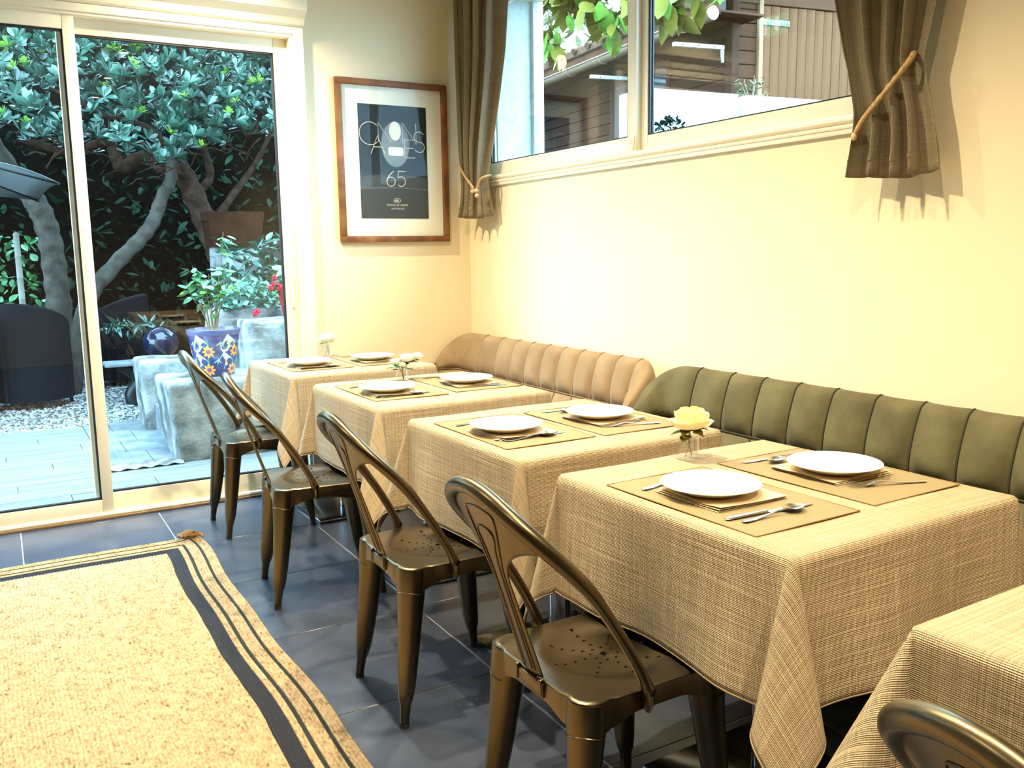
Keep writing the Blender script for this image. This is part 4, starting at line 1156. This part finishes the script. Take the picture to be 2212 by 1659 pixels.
for k in range(5):
    an = front+.62+k*2*math.pi/5
    for z in (.225, .105):
        dx = 0 if z > .2 else -.12
        glaze('glaze_leaf', 'glaze_green', an+dx, z, ell(.050, .030, .5), .0006)
        glaze('glaze_lily', 'glaze_white', an+dx, z, [(p*1.35, q*1.25) for p, q in ((-.045, -.025), (-.035, .01), (-.012, .055), (.012, .035), (.030, .022), (.045, .0), (.038, -.02), (.012, -.016), (-.008, -.040), (-.03, -.045))], .0012)
        glaze('glaze_spadix', 'glaze_orange', an+dx, z, ell(.020, .005, -1.0, 10, 0, .005), .0018)
        for q in range(3): glaze('glaze_sprig', 'glaze_mint', an+dx-.38, z-.005, ell(.020, .0032, .7+.75*q, 8, .012*(q-1), .008), .0012)
    for z in (.175, .050):
        a2 = an+.36+(0 if z > .1 else -.05)
        for q in range(8): glaze('glaze_petal', 'glaze_orange', a2, z, ell(.017, .009, q*.785, 10, .026*math.cos(q*.785), .026*math.sin(q*.785)), .0015)
        glaze('glaze_centre', 'glaze_purple', a2, z, ell(.017, .015, 0, 14), .0022)
        glaze('glaze_stem', 'glaze_green', a2, z+.055, ell(.008, .030, 0, 10), .0010)
def shrub(name, label, cat, loc, stems, lf_me, m_stem, nleaf, size, rnd, group=None, lightmat=None, spread=.5):
    t_ = thing(name, label, cat, loc, 0, group); st_ = MB(); tips = []
    for (dx, dy, hh) in stems:
        P_ = smooth_path([(dx*.15, dy*.15, 0), (dx*.35, dy*.35, hh*.4), (dx*.8, dy*.8, hh*.75), (dx, dy, hh)], 5)
        MB().tube(P_, [lerp(.006, .0022, k/(len(P_)-1)) for k in range(len(P_))], 6).build('stem', m_stem, t_)
        tips.append(P_)
    for k in range(nleaf):
        P_ = tips[k % len(tips)]; q = P_[int(lerp(len(P_)*.42, len(P_)-1, rnd.random()**.7))]
        an = rnd.uniform(0, 6.28); o = link('leaf', lf_me if not lightmat or rnd.random() > .18 else lightmat, t_)
        o.matrix_local = Matrix.Translation(q+Vector((math.cos(an), math.sin(an), rnd.uniform(-.2, .4)))*rnd.uniform(0, .045)*spread*2) @ Matrix.Rotation(an, 4, 'Z') @ Matrix.Rotation(R(rnd.uniform(-35, 45)), 4, 'Y') @ Matrix.Rotation(R(rnd.uniform(-40, 40)), 4, 'X') @ Matrix.Scale(size*rnd.uniform(.75, 1.25), 4)
    return t_
def leaf_me(m, L_, Wd, fold_=.25, droop=-.2, obov=False):
    me = leaf_shape(L_, Wd, fold_, droop, obov).mesh('leaf', True, 180); me.materials.append(MATS[m]); return me
lc, ll = leaf_me('leaf_camellia', .072, .038), leaf_me('leaf_light', .066, .036)
shrub('camellia', 'young camellia with glossy leaves growing in the painted pot', 'plant', (1.265, 6.30, .76),
      [(-.16, -.02, .36), (-.10, .05, .47), (-.05, -.08, .38), (.00, .04, .42), (.04, -.05, .33), (.11, .02, .70), (.09, -.08, .46), (.14, .05, .40)], lc, 'twig', 150, 1.0, random.Random(4), None, ll)

# ------------------------------------------------------------------ red pot with begonia, ivy, terracotta trough
rp = thing('red_pot', 'tapered red plastic flower pot on the tall stone block', 'flower pot', (2.10, 7.15, .795))
MB().lathe([(0, 0), (.105, 0), (.145, .22), (.152, .22), (.155, .255), (.146, .256), (.138, .225), (0, .222)], 36).build('pot_body', 'red_plastic', rp)
bl = shrub('begonia', 'begonia with hanging red flowers in the red pot', 'plant', (2.10, 7.15, 1.0), [(-.20, -.03, .16), (-.13, .08, .22), (-.10, -.12, .20), (0, 0, .26), (.12, .02, .2), (-.25, .02, .05)], leaf_me('leaf_camellia', .085, .055), 'twig', 55, 1.0, random.Random(9), None, ll)
rr = random.Random(5)
for c in ((-.19, -.10, .13), (-.20, -.10, .08), (-.22, -.09, .05), (-.15, -.10, .06), (-.12, -.11, .05), (-.34, -.10, -.13), (-.36, -.10, -.15)):
    b = MB()
    for k in range(5):
        a = k*1.26; b.ball((c[0]+.012*math.cos(a), c[1]+.010*math.sin(a), c[2]+.010*math.sin(a*2)-.004), .012, 1, (1, .7, 1.2))
    b.build('flower', 'flower_red', bl)
def leafmass(name, label, cat, m, pts_fn, n, tmpl, seed, parent=None):
    """many leaves in one mesh; tmpl = (verts, faces)"""
    r2 = random.Random(seed); V, F = [], []
    for _ in range(n):
        p, nrm, sc = pts_fn(r2); an = r2.uniform(0, 6.28)
        q = Matrix.Translation(p) @ Matrix.Rotation(an, 4, 'Z') @ Matrix.Rotation(R(r2.uniform(-50, 60)), 4, 'Y') @ Matrix.Rotation(R(r2.uniform(-50, 50)), 4, 'X') @ Matrix.Scale(sc, 4)
        o_ = len(V); V += [q @ v for v in tmpl[0]]; F += [tuple(o_+k for k in f_) for f_ in tmpl[1]]
    o = pydata(name, V, F, m, parent)
    if parent is None: tag(o, label, cat)
    o['kind'] = 'stuff'; return o
def tmpl_leaf(L_, Wd, obov=False):
    m = leaf_shape(L_, Wd, .3, -.15, obov, 4); m.bm.verts.index_update()
    t_ = ([v.co.copy() for v in m.bm.verts], [tuple(v.index for v in f_.verts) for f_ in m.bm.faces]); m.bm.free(); return t_
def tmpl_whorl(n, L_, Wd):
    V, F = [], []; a, b = tmpl_leaf(L_, Wd, True)
    for k in range(n):
        q = Matrix.Rotation(2*math.pi*k/n+.3*(k % 2), 4, 'Z') @ Matrix.Rotation(R(-18-18*(k % 3)), 4, 'Y'); o_ = len(V)
        V += [q @ v for v in a]; F += [tuple(o_+i for i in f_) for f_ in b]
    return V, F
def boxfn(x0, x1, y0, y1, z0, z1, s0, s1):
    return lambda r2: (Vector((r2.uniform(x0, x1), r2.uniform(y0, y1), r2.uniform(z0, z1))), None, r2.uniform(s0, s1))
leafmass('ivy', 'variegated ivy spilling over the low stone planter wall', 'ivy', 'leaf_ivy', lambda r2: (lambda u, v: (Vector((1.62+.45*u, 7.50+.35*r2.random(), .86+.22*v*(math.sin(u*math.pi)**.5+.1))), None, r2.uniform(.7, 1.2)))(r2.random(), r2.random()), 420, tmpl_leaf(.055, .05), 31)
tt = thing('terracotta_trough', 'brown terracotta trough on a stand behind the camellia', 'planter', (1.96, 8.6, 0))
MB().prism([(-.22, 1.38), (.22, 1.38), (.245, 1.62), (.255, 1.62), (.255, 1.70), (-.255, 1.70), (-.255, 1.62), (-.245, 1.62)], 'y', -.16, .16).build('trough', 'terracotta', tt, smooth=False)
MB().b2(-.20, .20, -.13, .13, -.05, 1.38, .01).build('stand', 'stone', tt)
leafmass('shrub_leaves', 'dark leafy shrub behind the red begonia', 'shrub', 'leaf_dark', boxfn(1.7, 2.9, 7.92, 8.25, .9, 1.45, .8, 1.4), 420, tmpl_leaf(.13, .04), 33)

# ------------------------------------------------------------------ the big tree
tree = thing('garden_tree', 'spreading evergreen tree with whorled leaves and a leaning brown trunk', 'tree', (2.33, 10.0, -.08))
TO = Vector((2.33, 10.0, -.08))
def limb(n, pts, r0, r1, m):
    P_ = [p-TO for p in smooth_path(pts, 6)]; k = len(P_)-1
    rad = [lerp(r0, r1, i/k)*(1+.08*math.sin(i*1.9)) for i in range(k+1)]
    return MB().tube(P_, rad, 12).build(n, m, tree, angle=180)
limb('trunk', [(2.42, 10, -.1), (2.33, 10, .6), (2.23, 10, 1.01), (2.11, 10, 1.36), (1.98, 10, 1.71), (1.84, 10, 2.09), (1.72, 10, 2.28), (1.56, 10, 2.34)], .17, .085, 'bark')
limb('branch', [(1.62, 10, 2.33), (1.38, 10, 2.29), (1.22, 10, 2.21), (1.16, 10, 2.32), (1.11, 10, 2.44), (.98, 10, 2.42), (.74, 10, 2.33), (.3, 10, 2.45)], .085, .03, 'bark')
limb('branch', [(1.72, 10, 2.25), (1.58, 9.9, 2.49), (1.39, 9.9, 2.62), (1.1, 9.9, 2.69), (.6, 9.8, 2.9)], .06, .02, 'bark')
limb('branch', [(1.92, 10.05, 1.95), (2.10, 10.1, 2.15), (2.05, 10.1, 2.53), (2.26, 10.1, 2.74), (2.6, 10, 3.0)], .05, .02, 'bark')
limb('branch', [(2.05, 10, 1.6), (2.25, 9.9, 1.9), (2.5, 9.8, 2.25), (2.7, 9.8, 2.6)], .05, .02, 'bark')
limb('branch', [(1.9, 10, 2.0), (1.75, 9.9, 2.15), (1.50, 9.85, 2.2), (1.40, 9.85, 2.45)], .045, .02, 'bark')
gt = thing('pale_branch_tree', 'slim pale grey trunk leaning up to the evergreen', 'tree', (.6, 9.8, -.08)); TO = Vector((.6, 9.8, -.08)); tree_keep = tree; tree = gt
limb('trunk', [(.55, 9.8, -.1), (.75, 9.8, .81), (1.02, 9.8, 1.19), (1.29, 9.8, 1.46), (1.44, 9.8, 1.65), (1.56, 9.8, 1.93), (1.64, 9.8, 2.07), (1.67, 9.8, 2.3)], .085, .055, 'bark_grey')
g2 = thing('grey_trunk_tree', 'curved smooth grey trunk behind the parasol', 'tree', (.57, 10.5, -.08)); TO = Vector((.57, 10.5, -.08)); tree = g2
limb('trunk', [(.58, 10.5, -.1), (.56, 10.5, .71), (.55, 10.5, 1.10), (.53, 10.5, 1.48), (.47, 10.5, 1.77), (.37, 10.5, 1.97), (.21, 10.5, 2.2), (.0, 10.5, 2.6)], .125, .10, 'bark_grey')
tree = tree_keep; TO = Vector((2.33, 10.0, -.08))
tw = tmpl_whorl(8, .115, .048)
wm = []
for m_ in ('leaf_dark', 'leaf_light'):
    k_ = 1.0 if m_ == 'leaf_dark' else .62
    me = bpy.data.meshes.new('leaf_whorl'); me.from_pydata([v*k_ for v in tw[0]], [], tw[1]); me.materials.append(MATS[m_])
    for p in me.polygons: p.use_smooth = True
    wm.append(me)
r2 = random.Random(77)
def canopy_low(x): return 2.28+.10*math.sin(x*3.2)+.08*math.sin(x*7+1)+(.12 if x > 1.9 else 0)
for k in range(300):
    x = r2.uniform(-.25, 2.85); y = r2.uniform(8.5, 9.0); z = canopy_low(x)+(3.45-canopy_low(x))*r2.random()
    o = link('leaf_whorl', wm[1] if r2.random() < .16 else wm[0], tree)
    o.matrix_local = Matrix.Translation(Vector((x, y-(.12 if o.data is wm[1] else 0), z))-TO) @ Matrix.Rotation(r2.uniform(0, 6.28), 4, 'Z') @ Matrix.Rotation(R(r2.uniform(10, 75)), 4, 'X') @ Matrix.Rotation(r2.uniform(0, 6.28), 4, 'Z') @ Matrix.Scale(r2.uniform(.8, 1.2), 4)
def cano(r3):
    x = r3.uniform(-2.6, 3.6); y = r3.uniform(8.8, 10.6); z = canopy_low(x)+.04+(4.3-canopy_low(x))*r3.random()
    return Vector((x, y, z))-TO, None, r3.uniform(.8, 1.25)
leafmass('foliage', None, None, 'leaf_dark', cano, 1500, tw, 78, tree)
V = MB()
for k in range(60):
    x = r2.uniform(-.2, 2.6); z = canopy_low(x)+r2.uniform(-.08, .18); y = r2.uniform(9.2, 10.2); a = r2.uniform(0, 6.28); L_ = r2.uniform(.15, .4)
    P_ = [Vector((x, y, z)), Vector((x+L_*.5*math.cos(a), y, z+L_*.3*math.sin(a)+.03)), Vector((x+L_*math.cos(a), y+.05, z+L_*.5*math.sin(a)))]
    V.tube([p-TO for p in P_], [.011, .008, .004], 5)
o = V.build('twigs', 'bark', tree); o['kind'] = 'stuff'

# hedge and fence that close the garden
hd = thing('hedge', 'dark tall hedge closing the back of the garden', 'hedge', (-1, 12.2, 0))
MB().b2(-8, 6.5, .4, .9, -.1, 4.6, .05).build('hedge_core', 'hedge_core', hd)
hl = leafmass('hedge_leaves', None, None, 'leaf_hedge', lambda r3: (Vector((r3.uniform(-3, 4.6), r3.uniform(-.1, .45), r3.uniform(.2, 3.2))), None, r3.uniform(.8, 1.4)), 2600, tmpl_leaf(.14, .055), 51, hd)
leafmass('laurel_leaves', 'round-leaved laurel shrub at the foot of the grey trunk', 'shrub', 'leaf_camellia', lambda r3: (Vector((r3.gauss(.12, .22), r3.uniform(10.8, 11.0), r3.uniform(.55, 1.55))), None, r3.uniform(.8, 1.3)), 150, tmpl_leaf(.10, .062), 52)
leafmass('fern_leaves', 'arching dark fern by the gravel', 'fern', 'leaf_dark', lambda r3: (lambda a, t_: (Vector((1.12+.30*t_*math.cos(a), 9.5+.25*t_*math.sin(a), .55+.35*t_-.30*t_*t_)), None, r3.uniform(.7, 1.2)))(r3.choice([.2, .9, 1.7, 2.5, 3.3, 4.1, 5., 5.8]), r3.random()), 170, tmpl_leaf(.11, .03), 53)

# ------------------------------------------------------------------ parasol, wicker seats, table, ornaments
pa = thing('parasol', 'white garden parasol on a bamboo pole', 'parasol', (-.80, 8.30, 0))
tip = [Vector((1.313, -.16, 1.90)), Vector((.75, -1.80, 1.92)), Vector((-1.25, .20, 1.92)), Vector((1.24, 1.75, 1.87))]; apex = Vector((0, 0, 2.30))
for k in range(4):
    a, b = tip[k], tip[(k+1) % 4]; m = MB()
    m.grid(lambda u, v: apex.lerp(a.lerp(b, u), v)+Vector((0, 0, -.06*math.sin(v*math.pi)*.3-.05*v*math.sin(u*math.pi)*-.6)), 8, 8)
    o = m.build('canopy_panel', 'canvas', pa, angle=180); md = o.modifiers.new('t', 'SOLIDIFY'); md.thickness = .003
    MB().tube([apex+Vector((0, 0, -.03)), a+Vector((0, 0, -.012))], .010, 6).build('rib', 'black_metal', pa)
MB().tube([(0, 0, -.05), (0, 0, 2.33)], .022, 12).build('pole', 'bamboo', pa)
MB().lathe([(0, -.05), (.25, -.05), (.25, 0), (.05, .03), (.03, .20)], 24).build('base', 'stone', pa)
bp_ = thing('bamboo_pole', 'upright bamboo garden pole beside the grey trunk', 'pole', (.205, 9.66, -.08))
prf = []
for k in range(9):
    z = k*.2; prf += [(.030-.0006*k, z), (.034-.0006*k, z+.006), (.030-.0006*k, z+.014)]
MB().lathe([(0, 0)]+prf+[(0, 1.64)], 14).build('cane', 'bamboo', bp_)
def wicker(label, loc, rz):
    t_ = thing('wicker_armchair', label, 'chair', loc, rz, 'dark wicker garden chairs')
    n = 160
    def sh(u, v, off):
        a = lerp(-2.45, 2.45, u); r_ = .36+off+(.004*abs(math.sin(u*n*.5)) if off > 0 else 0); e = max(0, math.cos(a*.62)); top = .62+.32*e
        return (r_*math.sin(a)*.95, -r_*math.cos(a)*.9, lerp(.10, top, v)-.02*(1-v))
    m = MB(); m.grid(lambda u, v: sh(u, v, .02), n*2, 4); m.grid(lambda u, v: sh(u, v, -.02), 60, 4); m.grid(lambda u, v: sh(u, 1, lerp(.02, -.02, v)), 60, 1)
    m.build('wicker_shell', 'wicker', t_)
    MB().tube([sh(k/40, 1, 0) for k in range(41)], .022, 8).build('rim', 'wicker', t_)
    MB().lathe([(0, .40), (.32, .40), (.34, .37), (.34, .30), (0, .30)], 28).build('seat', 'wicker', t_)
    for a in (-2.2, -.8, .8, 2.2): MB().tube([(.33*math.sin(a), -.32*math.cos(a), .12), (.34*math.sin(a), -.33*math.cos(a), 0)], .018, 8).build('leg', 'black_metal', t_)
    return t_
wicker('dark wicker armchair with its back to the glass door', (.20, 9.25, -.045), R(-25))
wicker('dark wicker armchair behind the door mullion', (1.06, 10.34, -.045), R(60))
wicker('dark wicker armchair under the parasol', (-.55, 9.0, -.045), R(15))
ot = thing('garden_table', 'round garden table hidden by dark wicker chairs', 'table', (-.06, 10.15, -.045))
MB().lathe([(0, .70), (.42, .70), (.42, .73), (0, .73)], 36).build('table_top', 'black_metal', ot); MB().tube([(0, 0, 0), (0, 0, .70)], .04, 10).build('pedestal', 'black_metal', ot)
b = MB(); b.grid(lambda u, v: ((lambda r_, a: (r_*math.cos(a), r_*math.sin(a)))((v*.44 if v < .55 else .44*v/v+.02+(v-.55)*(.10+.12*math.sin(u*2*math.pi*7))) if v > 0 else .001, u*2*math.pi))+((.735 if v < .55 else .735-(v-.55)*1.05),), 84, 20, cu=True)
o = b.build('garden_tablecloth', 'outdoor_cloth', None, angle=180, loc=(-.06, 10.15, -.045)); tag(o, 'dark brown cloth over the garden table', 'tablecloth')
gs = thing('garden_stool', 'dark carved stool with a pale slate slab on the gravel', 'stool', (.97, 8.75, -.06))
P_ = smooth_path([(.05, 0, 0), (.03, 0, .12), (.10, 0, .24), (.02, 0, .34), (-.06, 0, .385)], 6)
MB().tube(P_, [lerp(.07, .05, k/(len(P_)-1)) for k in range(len(P_))], 12).build('stool_leg', 'black_metal', gs)
MB().b2(-.19, .19, -.12, .12, .385, .425, .012).build('slab', 'slate', gs)
o = MB().lathe([(0, -.14), (.05, -.14), (.08, -.12), (.14, -.06), (.165, 0), (.15, .07), (.10, .13), (.045, .16), (0, .165)], 32).build('glazed_globe', 'globe_glaze', None, loc=(1.30, 8.9, .49)); tag(o, 'dark blue glazed globe ornament on a short plinth', 'ornament')
o = MB().lathe([(0, -.06), (.10, -.06), (.085, .10), (.07, .34), (0, .34)], 20).build('globe_plinth', 'stone', None, loc=(1.30, 8.9, 0)); tag(o, 'short round stone plinth under the blue globe', 'plinth')

# ================================================================== TERRACE AND CABIN OUTSIDE THE HIGH WINDOW
TG = 1.50
struct(MB().b2(3.05, 16, -4, 26, -.3, TG).build('terrace_ground', 'earth', smooth=False))
K = Vector((5.73, 6.05, 0)); SD = Vector((.102, .995, 0)); FD = Vector((.986, -.165, 0))
cb = thing('garden_cabin', 'brown timber garden cabin with sloping gutter outside the high window', 'cabin', (K.x, K.y, TG), math.atan2(SD.y, SD.x)-math.pi/2)
BH = .116
# side wall boards run along local +y, outer face towards local -x
mb_ = MB().b2(0, .028, 0, 6.4, .003, BH-.003, .004, 1).mesh('board'); mb_.materials.append(MATS['cabin_wood'])
for k in range(16): link('board', mb_, cb, (random.uniform(-.002, .002), 0, k*BH))
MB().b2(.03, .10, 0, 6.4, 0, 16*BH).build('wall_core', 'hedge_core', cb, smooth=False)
MB().b2(-.03, .05, -.05, .05, 0, 2.0, .006).build('corner_post', 'cabin_wood', cb)
wf = MB(); wf.b2(-.02, .01, .92, .98, .86, 1.62, .003); wf.b2(-.02, .01, 1.98, 2.04, .86, 1.62, .003); wf.b2(-.02, .01, .92, 2.04, 1.56, 1.62, .003); wf.b2(-.02, .01, .92, 2.04, .86, .92, .003)
wf = wf.build('window_frame', 'cabin_front_wood', cb); MB().b2(-.008, -.004, .98, 1.98, .92, 1.56).build('pane', 'mirror_glass', wf, smooth=False)
# eave: soffit, fascia, gutter, roof
ea = MB().b2(-.36, .10, -.30, 6.4, 1.72, 1.74, .002).build('soffit', 'cabin_front_wood', cb)
MB().b2(-.37, -.345, -.30, 6.4, 1.70, 1.84, .003).build('fascia', 'beam_wood', cb)
g = MB(); n = 9
for r_ in (.060, .056):
    g.grid(lambda u, v: (-.44+r_*math.cos(math.pi+math.pi*v), lerp(-.32, 6.4, u), 1.70+r_*math.sin(math.pi+math.pi*v)), 30, n)
g.tube([(-.50, -.32, 1.70), (-.50, 6.4, 1.70)], .009, 8)
gu = g.build('gutter', 'gutter_zinc', cb)
MB().lathe([(0, 0), (.058, 0), (.058, .006), (0, .006)], 20).build('gutter_end', 'gutter_zinc', gu, loc=(-.44, -.32, 1.70), rot=(R(90), 0, 0))
for k in range(9):
    P_ = [(-.44+.064*math.cos(a), .0, 1.70+.064*math.sin(a)) for a in [math.pi+math.pi*q/10 for q in range(11)]]
    MB().tube(P_+[(-.375, 0, 1.74)], .007, 6).build('gutter_bracket', 'gutter_zinc', gu, loc=(0, .1+.68*k, 0))
MB().prism([(-.40, 1.84), (-.40, 1.90), (2.6, 2.95), (2.6, 2.88)], 'y', -.30, 6.4).build('roof', 'roof_tile', cb, smooth=False)
for k in range(22): MB().tube([(-.43, -.28+.3*k, 1.885), (.15, -.28+.3*k, 2.09)], .05, 8, sq=(1, .6)).build('roof_tile', 'roof_tile', cb)
# front of the cabin: short boarded return, pale post, plank door under a beam
cf = thing('plank_gate', 'weathered vertical plank gate with pale post and iron strap hinge', 'gate', (K.x, K.y, TG), math.atan2(FD.y, FD.x))
mb2 = MB().b2(.02, .262, 0, .03, .003, BH-.003, .004, 1).mesh('board'); mb2.materials.append(MATS['cabin_front_wood'])
for k in range(20): link('board', mb2, cf, (0, random.uniform(-.003, .003), k*BH))
MB().b2(.262, .305, -.035, .04, 0, 1.96, .004).build('post', 'post_paint', cf)
mp_ = MB().b2(.001, .094, 0, .024, 0, 1.90, .003, 1).mesh('plank'); mp_.materials.append(MATS['plank_wood'])
for k in range(22): link('plank', mp_, cf, (.31+.0955*k, random.uniform(-.002, .002), random.uniform(-.004, .004)))
MB().b2(.02, 2.6, -.02, .06, 1.905, 2.02, .006).build('beam', 'beam_wood', cf)
for k in range(4): MB().b2(.02, 2.6, .0, .04, 2.03+.14*k, 2.165+.14*k, .004, 1).build('board', 'cabin_front_wood', cf)
hg = MB().b2(.31, .60, -.012, 0, 1.735, 1.785, .002).build('strap_hinge', 'steel_hinge', cf)
for x in (.36, .44, .52, .58): MB().ball((x, -.014, 1.76), .007, 1).build('rivet', 'chrome', hg)
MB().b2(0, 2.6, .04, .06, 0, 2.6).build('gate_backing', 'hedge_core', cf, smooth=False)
# white planters
def planter(label, a, b, lab2):
    A, B = Vector((*a, 0)), Vector((*b, 0)); L_ = (B-A).length; an = math.atan2(B.y-A.y, B.x-A.x)
    t_ = thing('white_planter', label, 'planter', (A.x, A.y, TG), an, 'white planters outside the high window')
    m = MB(); m.b2(0, L_, 0, .012, 0, .85, .003); m.b2(0, L_, .30, .312, 0, .85, .003); m.b2(0, .012, .012, .30, 0, .85, .003); m.b2(L_-.012, L_, .012, .30, 0, .85, .003)
    m.build('planter_body', 'planter_white', t_)
    MB().b2(.012, L_-.012, .012, .30, .70, .78).build('soil', 'soil', t_, smooth=False)
    for x in (.03, L_-.03): MB().b2(x-.012, x+.012, -.006, 0, .02, .83, .002).build('planter_batten', 'planter_white', t_)
    return t_
planter('tall white planter outside the window without plants above its rim', (3.80, 4.815), (4.565, 4.742), '')
planter('tall white planter with a small rosemary outside the window', (4.645, 4.738), (5.36, 4.665), '')
shrub('rosemary', 'small rosemary in the white planter outside the window', 'plant', (4.80, 4.85, 2.27), [(-.10, 0, .18), (-.05, .03, .22), (0, -.02, .24), (.05, .02, .22), (.10, 0, .18), (.14, .02, .12), (-.14, .0, .12)], leaf_me('leaf_far', .05, .008), 'twig', 130, 1.0, random.Random(61), None, leaf_me('leaf_camellia', .05, .008), .6)
leafmass('box_shrub', 'small dark round shrub in front of the white planter', 'shrub', 'leaf_hedge', lambda r3: (lambda a, t_, q: (Vector((3.86+.11*t_*math.cos(a)*q, 4.62+.11*t_*math.sin(a)*q, 1.98+.15*math.sqrt(max(0, 1-q*q))*(1 if r3.random() < .7 else -1))), None, r3.uniform(.7, 1.2)))(r3.uniform(0, 6.28), 1, r3.random()**.5), 260, tmpl_leaf(.035, .02), 62)
# white battens under the eaves
for i, (x, y, z, L_) in enumerate(((5.30, 7.57, 3.00, .62), (5.18, 6.17, 3.02, .50))):
    t_ = thing('awning_arm', ('white metal awning arm under the gutter beside the cabin window', 'white metal awning arm at the open end of the gutter')[i], 'bracket', (x, y, z), math.atan2(FD.y, FD.x))
    MB().b2(0, L_, -.02, .02, -.012, .022, .003).build('arm', 'white_enamel', t_)
    MB().prism([(L_-.03, .01), (L_, .01), (L_, -.12), (L_-.012, -.12)], 'y', -.012, .012).build('arm_bracket', 'white_enamel', t_, smooth=False)
    for q in (.1, .3, .5): MB().ball((L_*q*1.6, -.021, .004), .007, 1).build('screw', 'black_metal', t_)

# ------------------------------------------------------------------ broad-leaved tree hanging over the window, and trees beyond
fg = thing('broadleaf_tree', 'broad-leaved green tree hanging over the cabin gutter', 'tree', (3.75, 7.6, TG)); FO = Vector((3.75, 7.6, TG))
def fb(pts, r0, r1, n='branch'):
    P_ = smooth_path(pts, 6); k = len(P_)-1
    MB().tube([p-FO for p in P_], [lerp(r0, r1, i/k) for i in range(k+1)], 8).build(n, 'bark', fg, angle=180); return P_
fb([(3.75, 7.6, TG-.05), (3.75, 7.5, 2.4), (3.85, 7.2, 3.2), (4.0, 6.8, 3.6)], .09, .05, 'trunk')
BR_ = [fb([(3.9, 7.0, 3.4), (4.0, 6.4, 3.25), (4.0, 5.9, 3.1), (4.0, 5.5, 2.95), (4.02, 5.33, 2.80)], .03, .006), fb([(3.95, 6.9, 3.55), (4.05, 6.2, 3.40), (4.1, 5.5, 3.15), (4.1, 4.9, 2.98), (4.1, 4.35, 2.83)], .035, .006),
       fb([(3.9, 7.0, 3.4), (4.0, 6.7, 3.1), (4.0, 6.45, 2.98), (4.0, 6.25, 2.86)], .02, .005), fb([(4.0, 6.4, 3.25), (4.0, 6.1, 3.2), (4.0, 5.8, 3.2), (4.0, 5.3, 3.15)], .02, .005),
       fb([(4.1, 5.6, 3.2), (4.05, 5.2, 3.0), (4.05, 4.95, 2.90), (4.05, 4.75, 2.88)], .015, .005)]
fl_ = [leaf_me('leaf_fig', .20, .10, .2, -.35), leaf_me('leaf_light', .18, .095, .2, -.35)]
r4 = random.Random(91)
for k in range(285):
    P_ = BR_[k % 5]; q = P_[int(lerp(len(P_)*.25, len(P_)-1, r4.random()))]; an = r4.uniform(0, 6.28)
    o = link('leaf', fl_[0] if r4.random() < .7 else fl_[1], fg)
    o.matrix_local = Matrix.Translation(q-FO+Vector((r4.uniform(-.12, .12), r4.uniform(-.12, .12), r4.uniform(-.02, .16)))) @ Matrix.Rotation(an, 4, 'Z') @ Matrix.Rotation(R(r4.uniform(10, 75)), 4, 'Y') @ Matrix.Rotation(R(r4.uniform(-40, 40)), 4, 'X') @ Matrix.Scale(r4.uniform(.65, 1.3), 4)
ld = leaf_me('leaf_dry', .13, .05, .5, -.5)
for k in range(9):
    o = link('dry_leaf', ld, fg); o.matrix_local = Matrix.Translation(Vector((4.0+r4.uniform(-.03, .03), 6.12+r4.uniform(-.04, .04), 2.82))-FO) @ Matrix.Rotation(r4.uniform(0, 6.28), 4, 'Z') @ Matrix.Rotation(R(r4.uniform(60, 88)), 4, 'Y')
leafmass('far_trees', 'pale trees beyond the cabin roof', 'trees', 'leaf_far', lambda r3: (Vector((r3.uniform(9.2, 10.5), r3.uniform(11.5, 22), 2.5+5.5*r3.random()**1.4)), None, r3.uniform(.7, 1.5)), 2600, tmpl_leaf(.34, .07), 95)
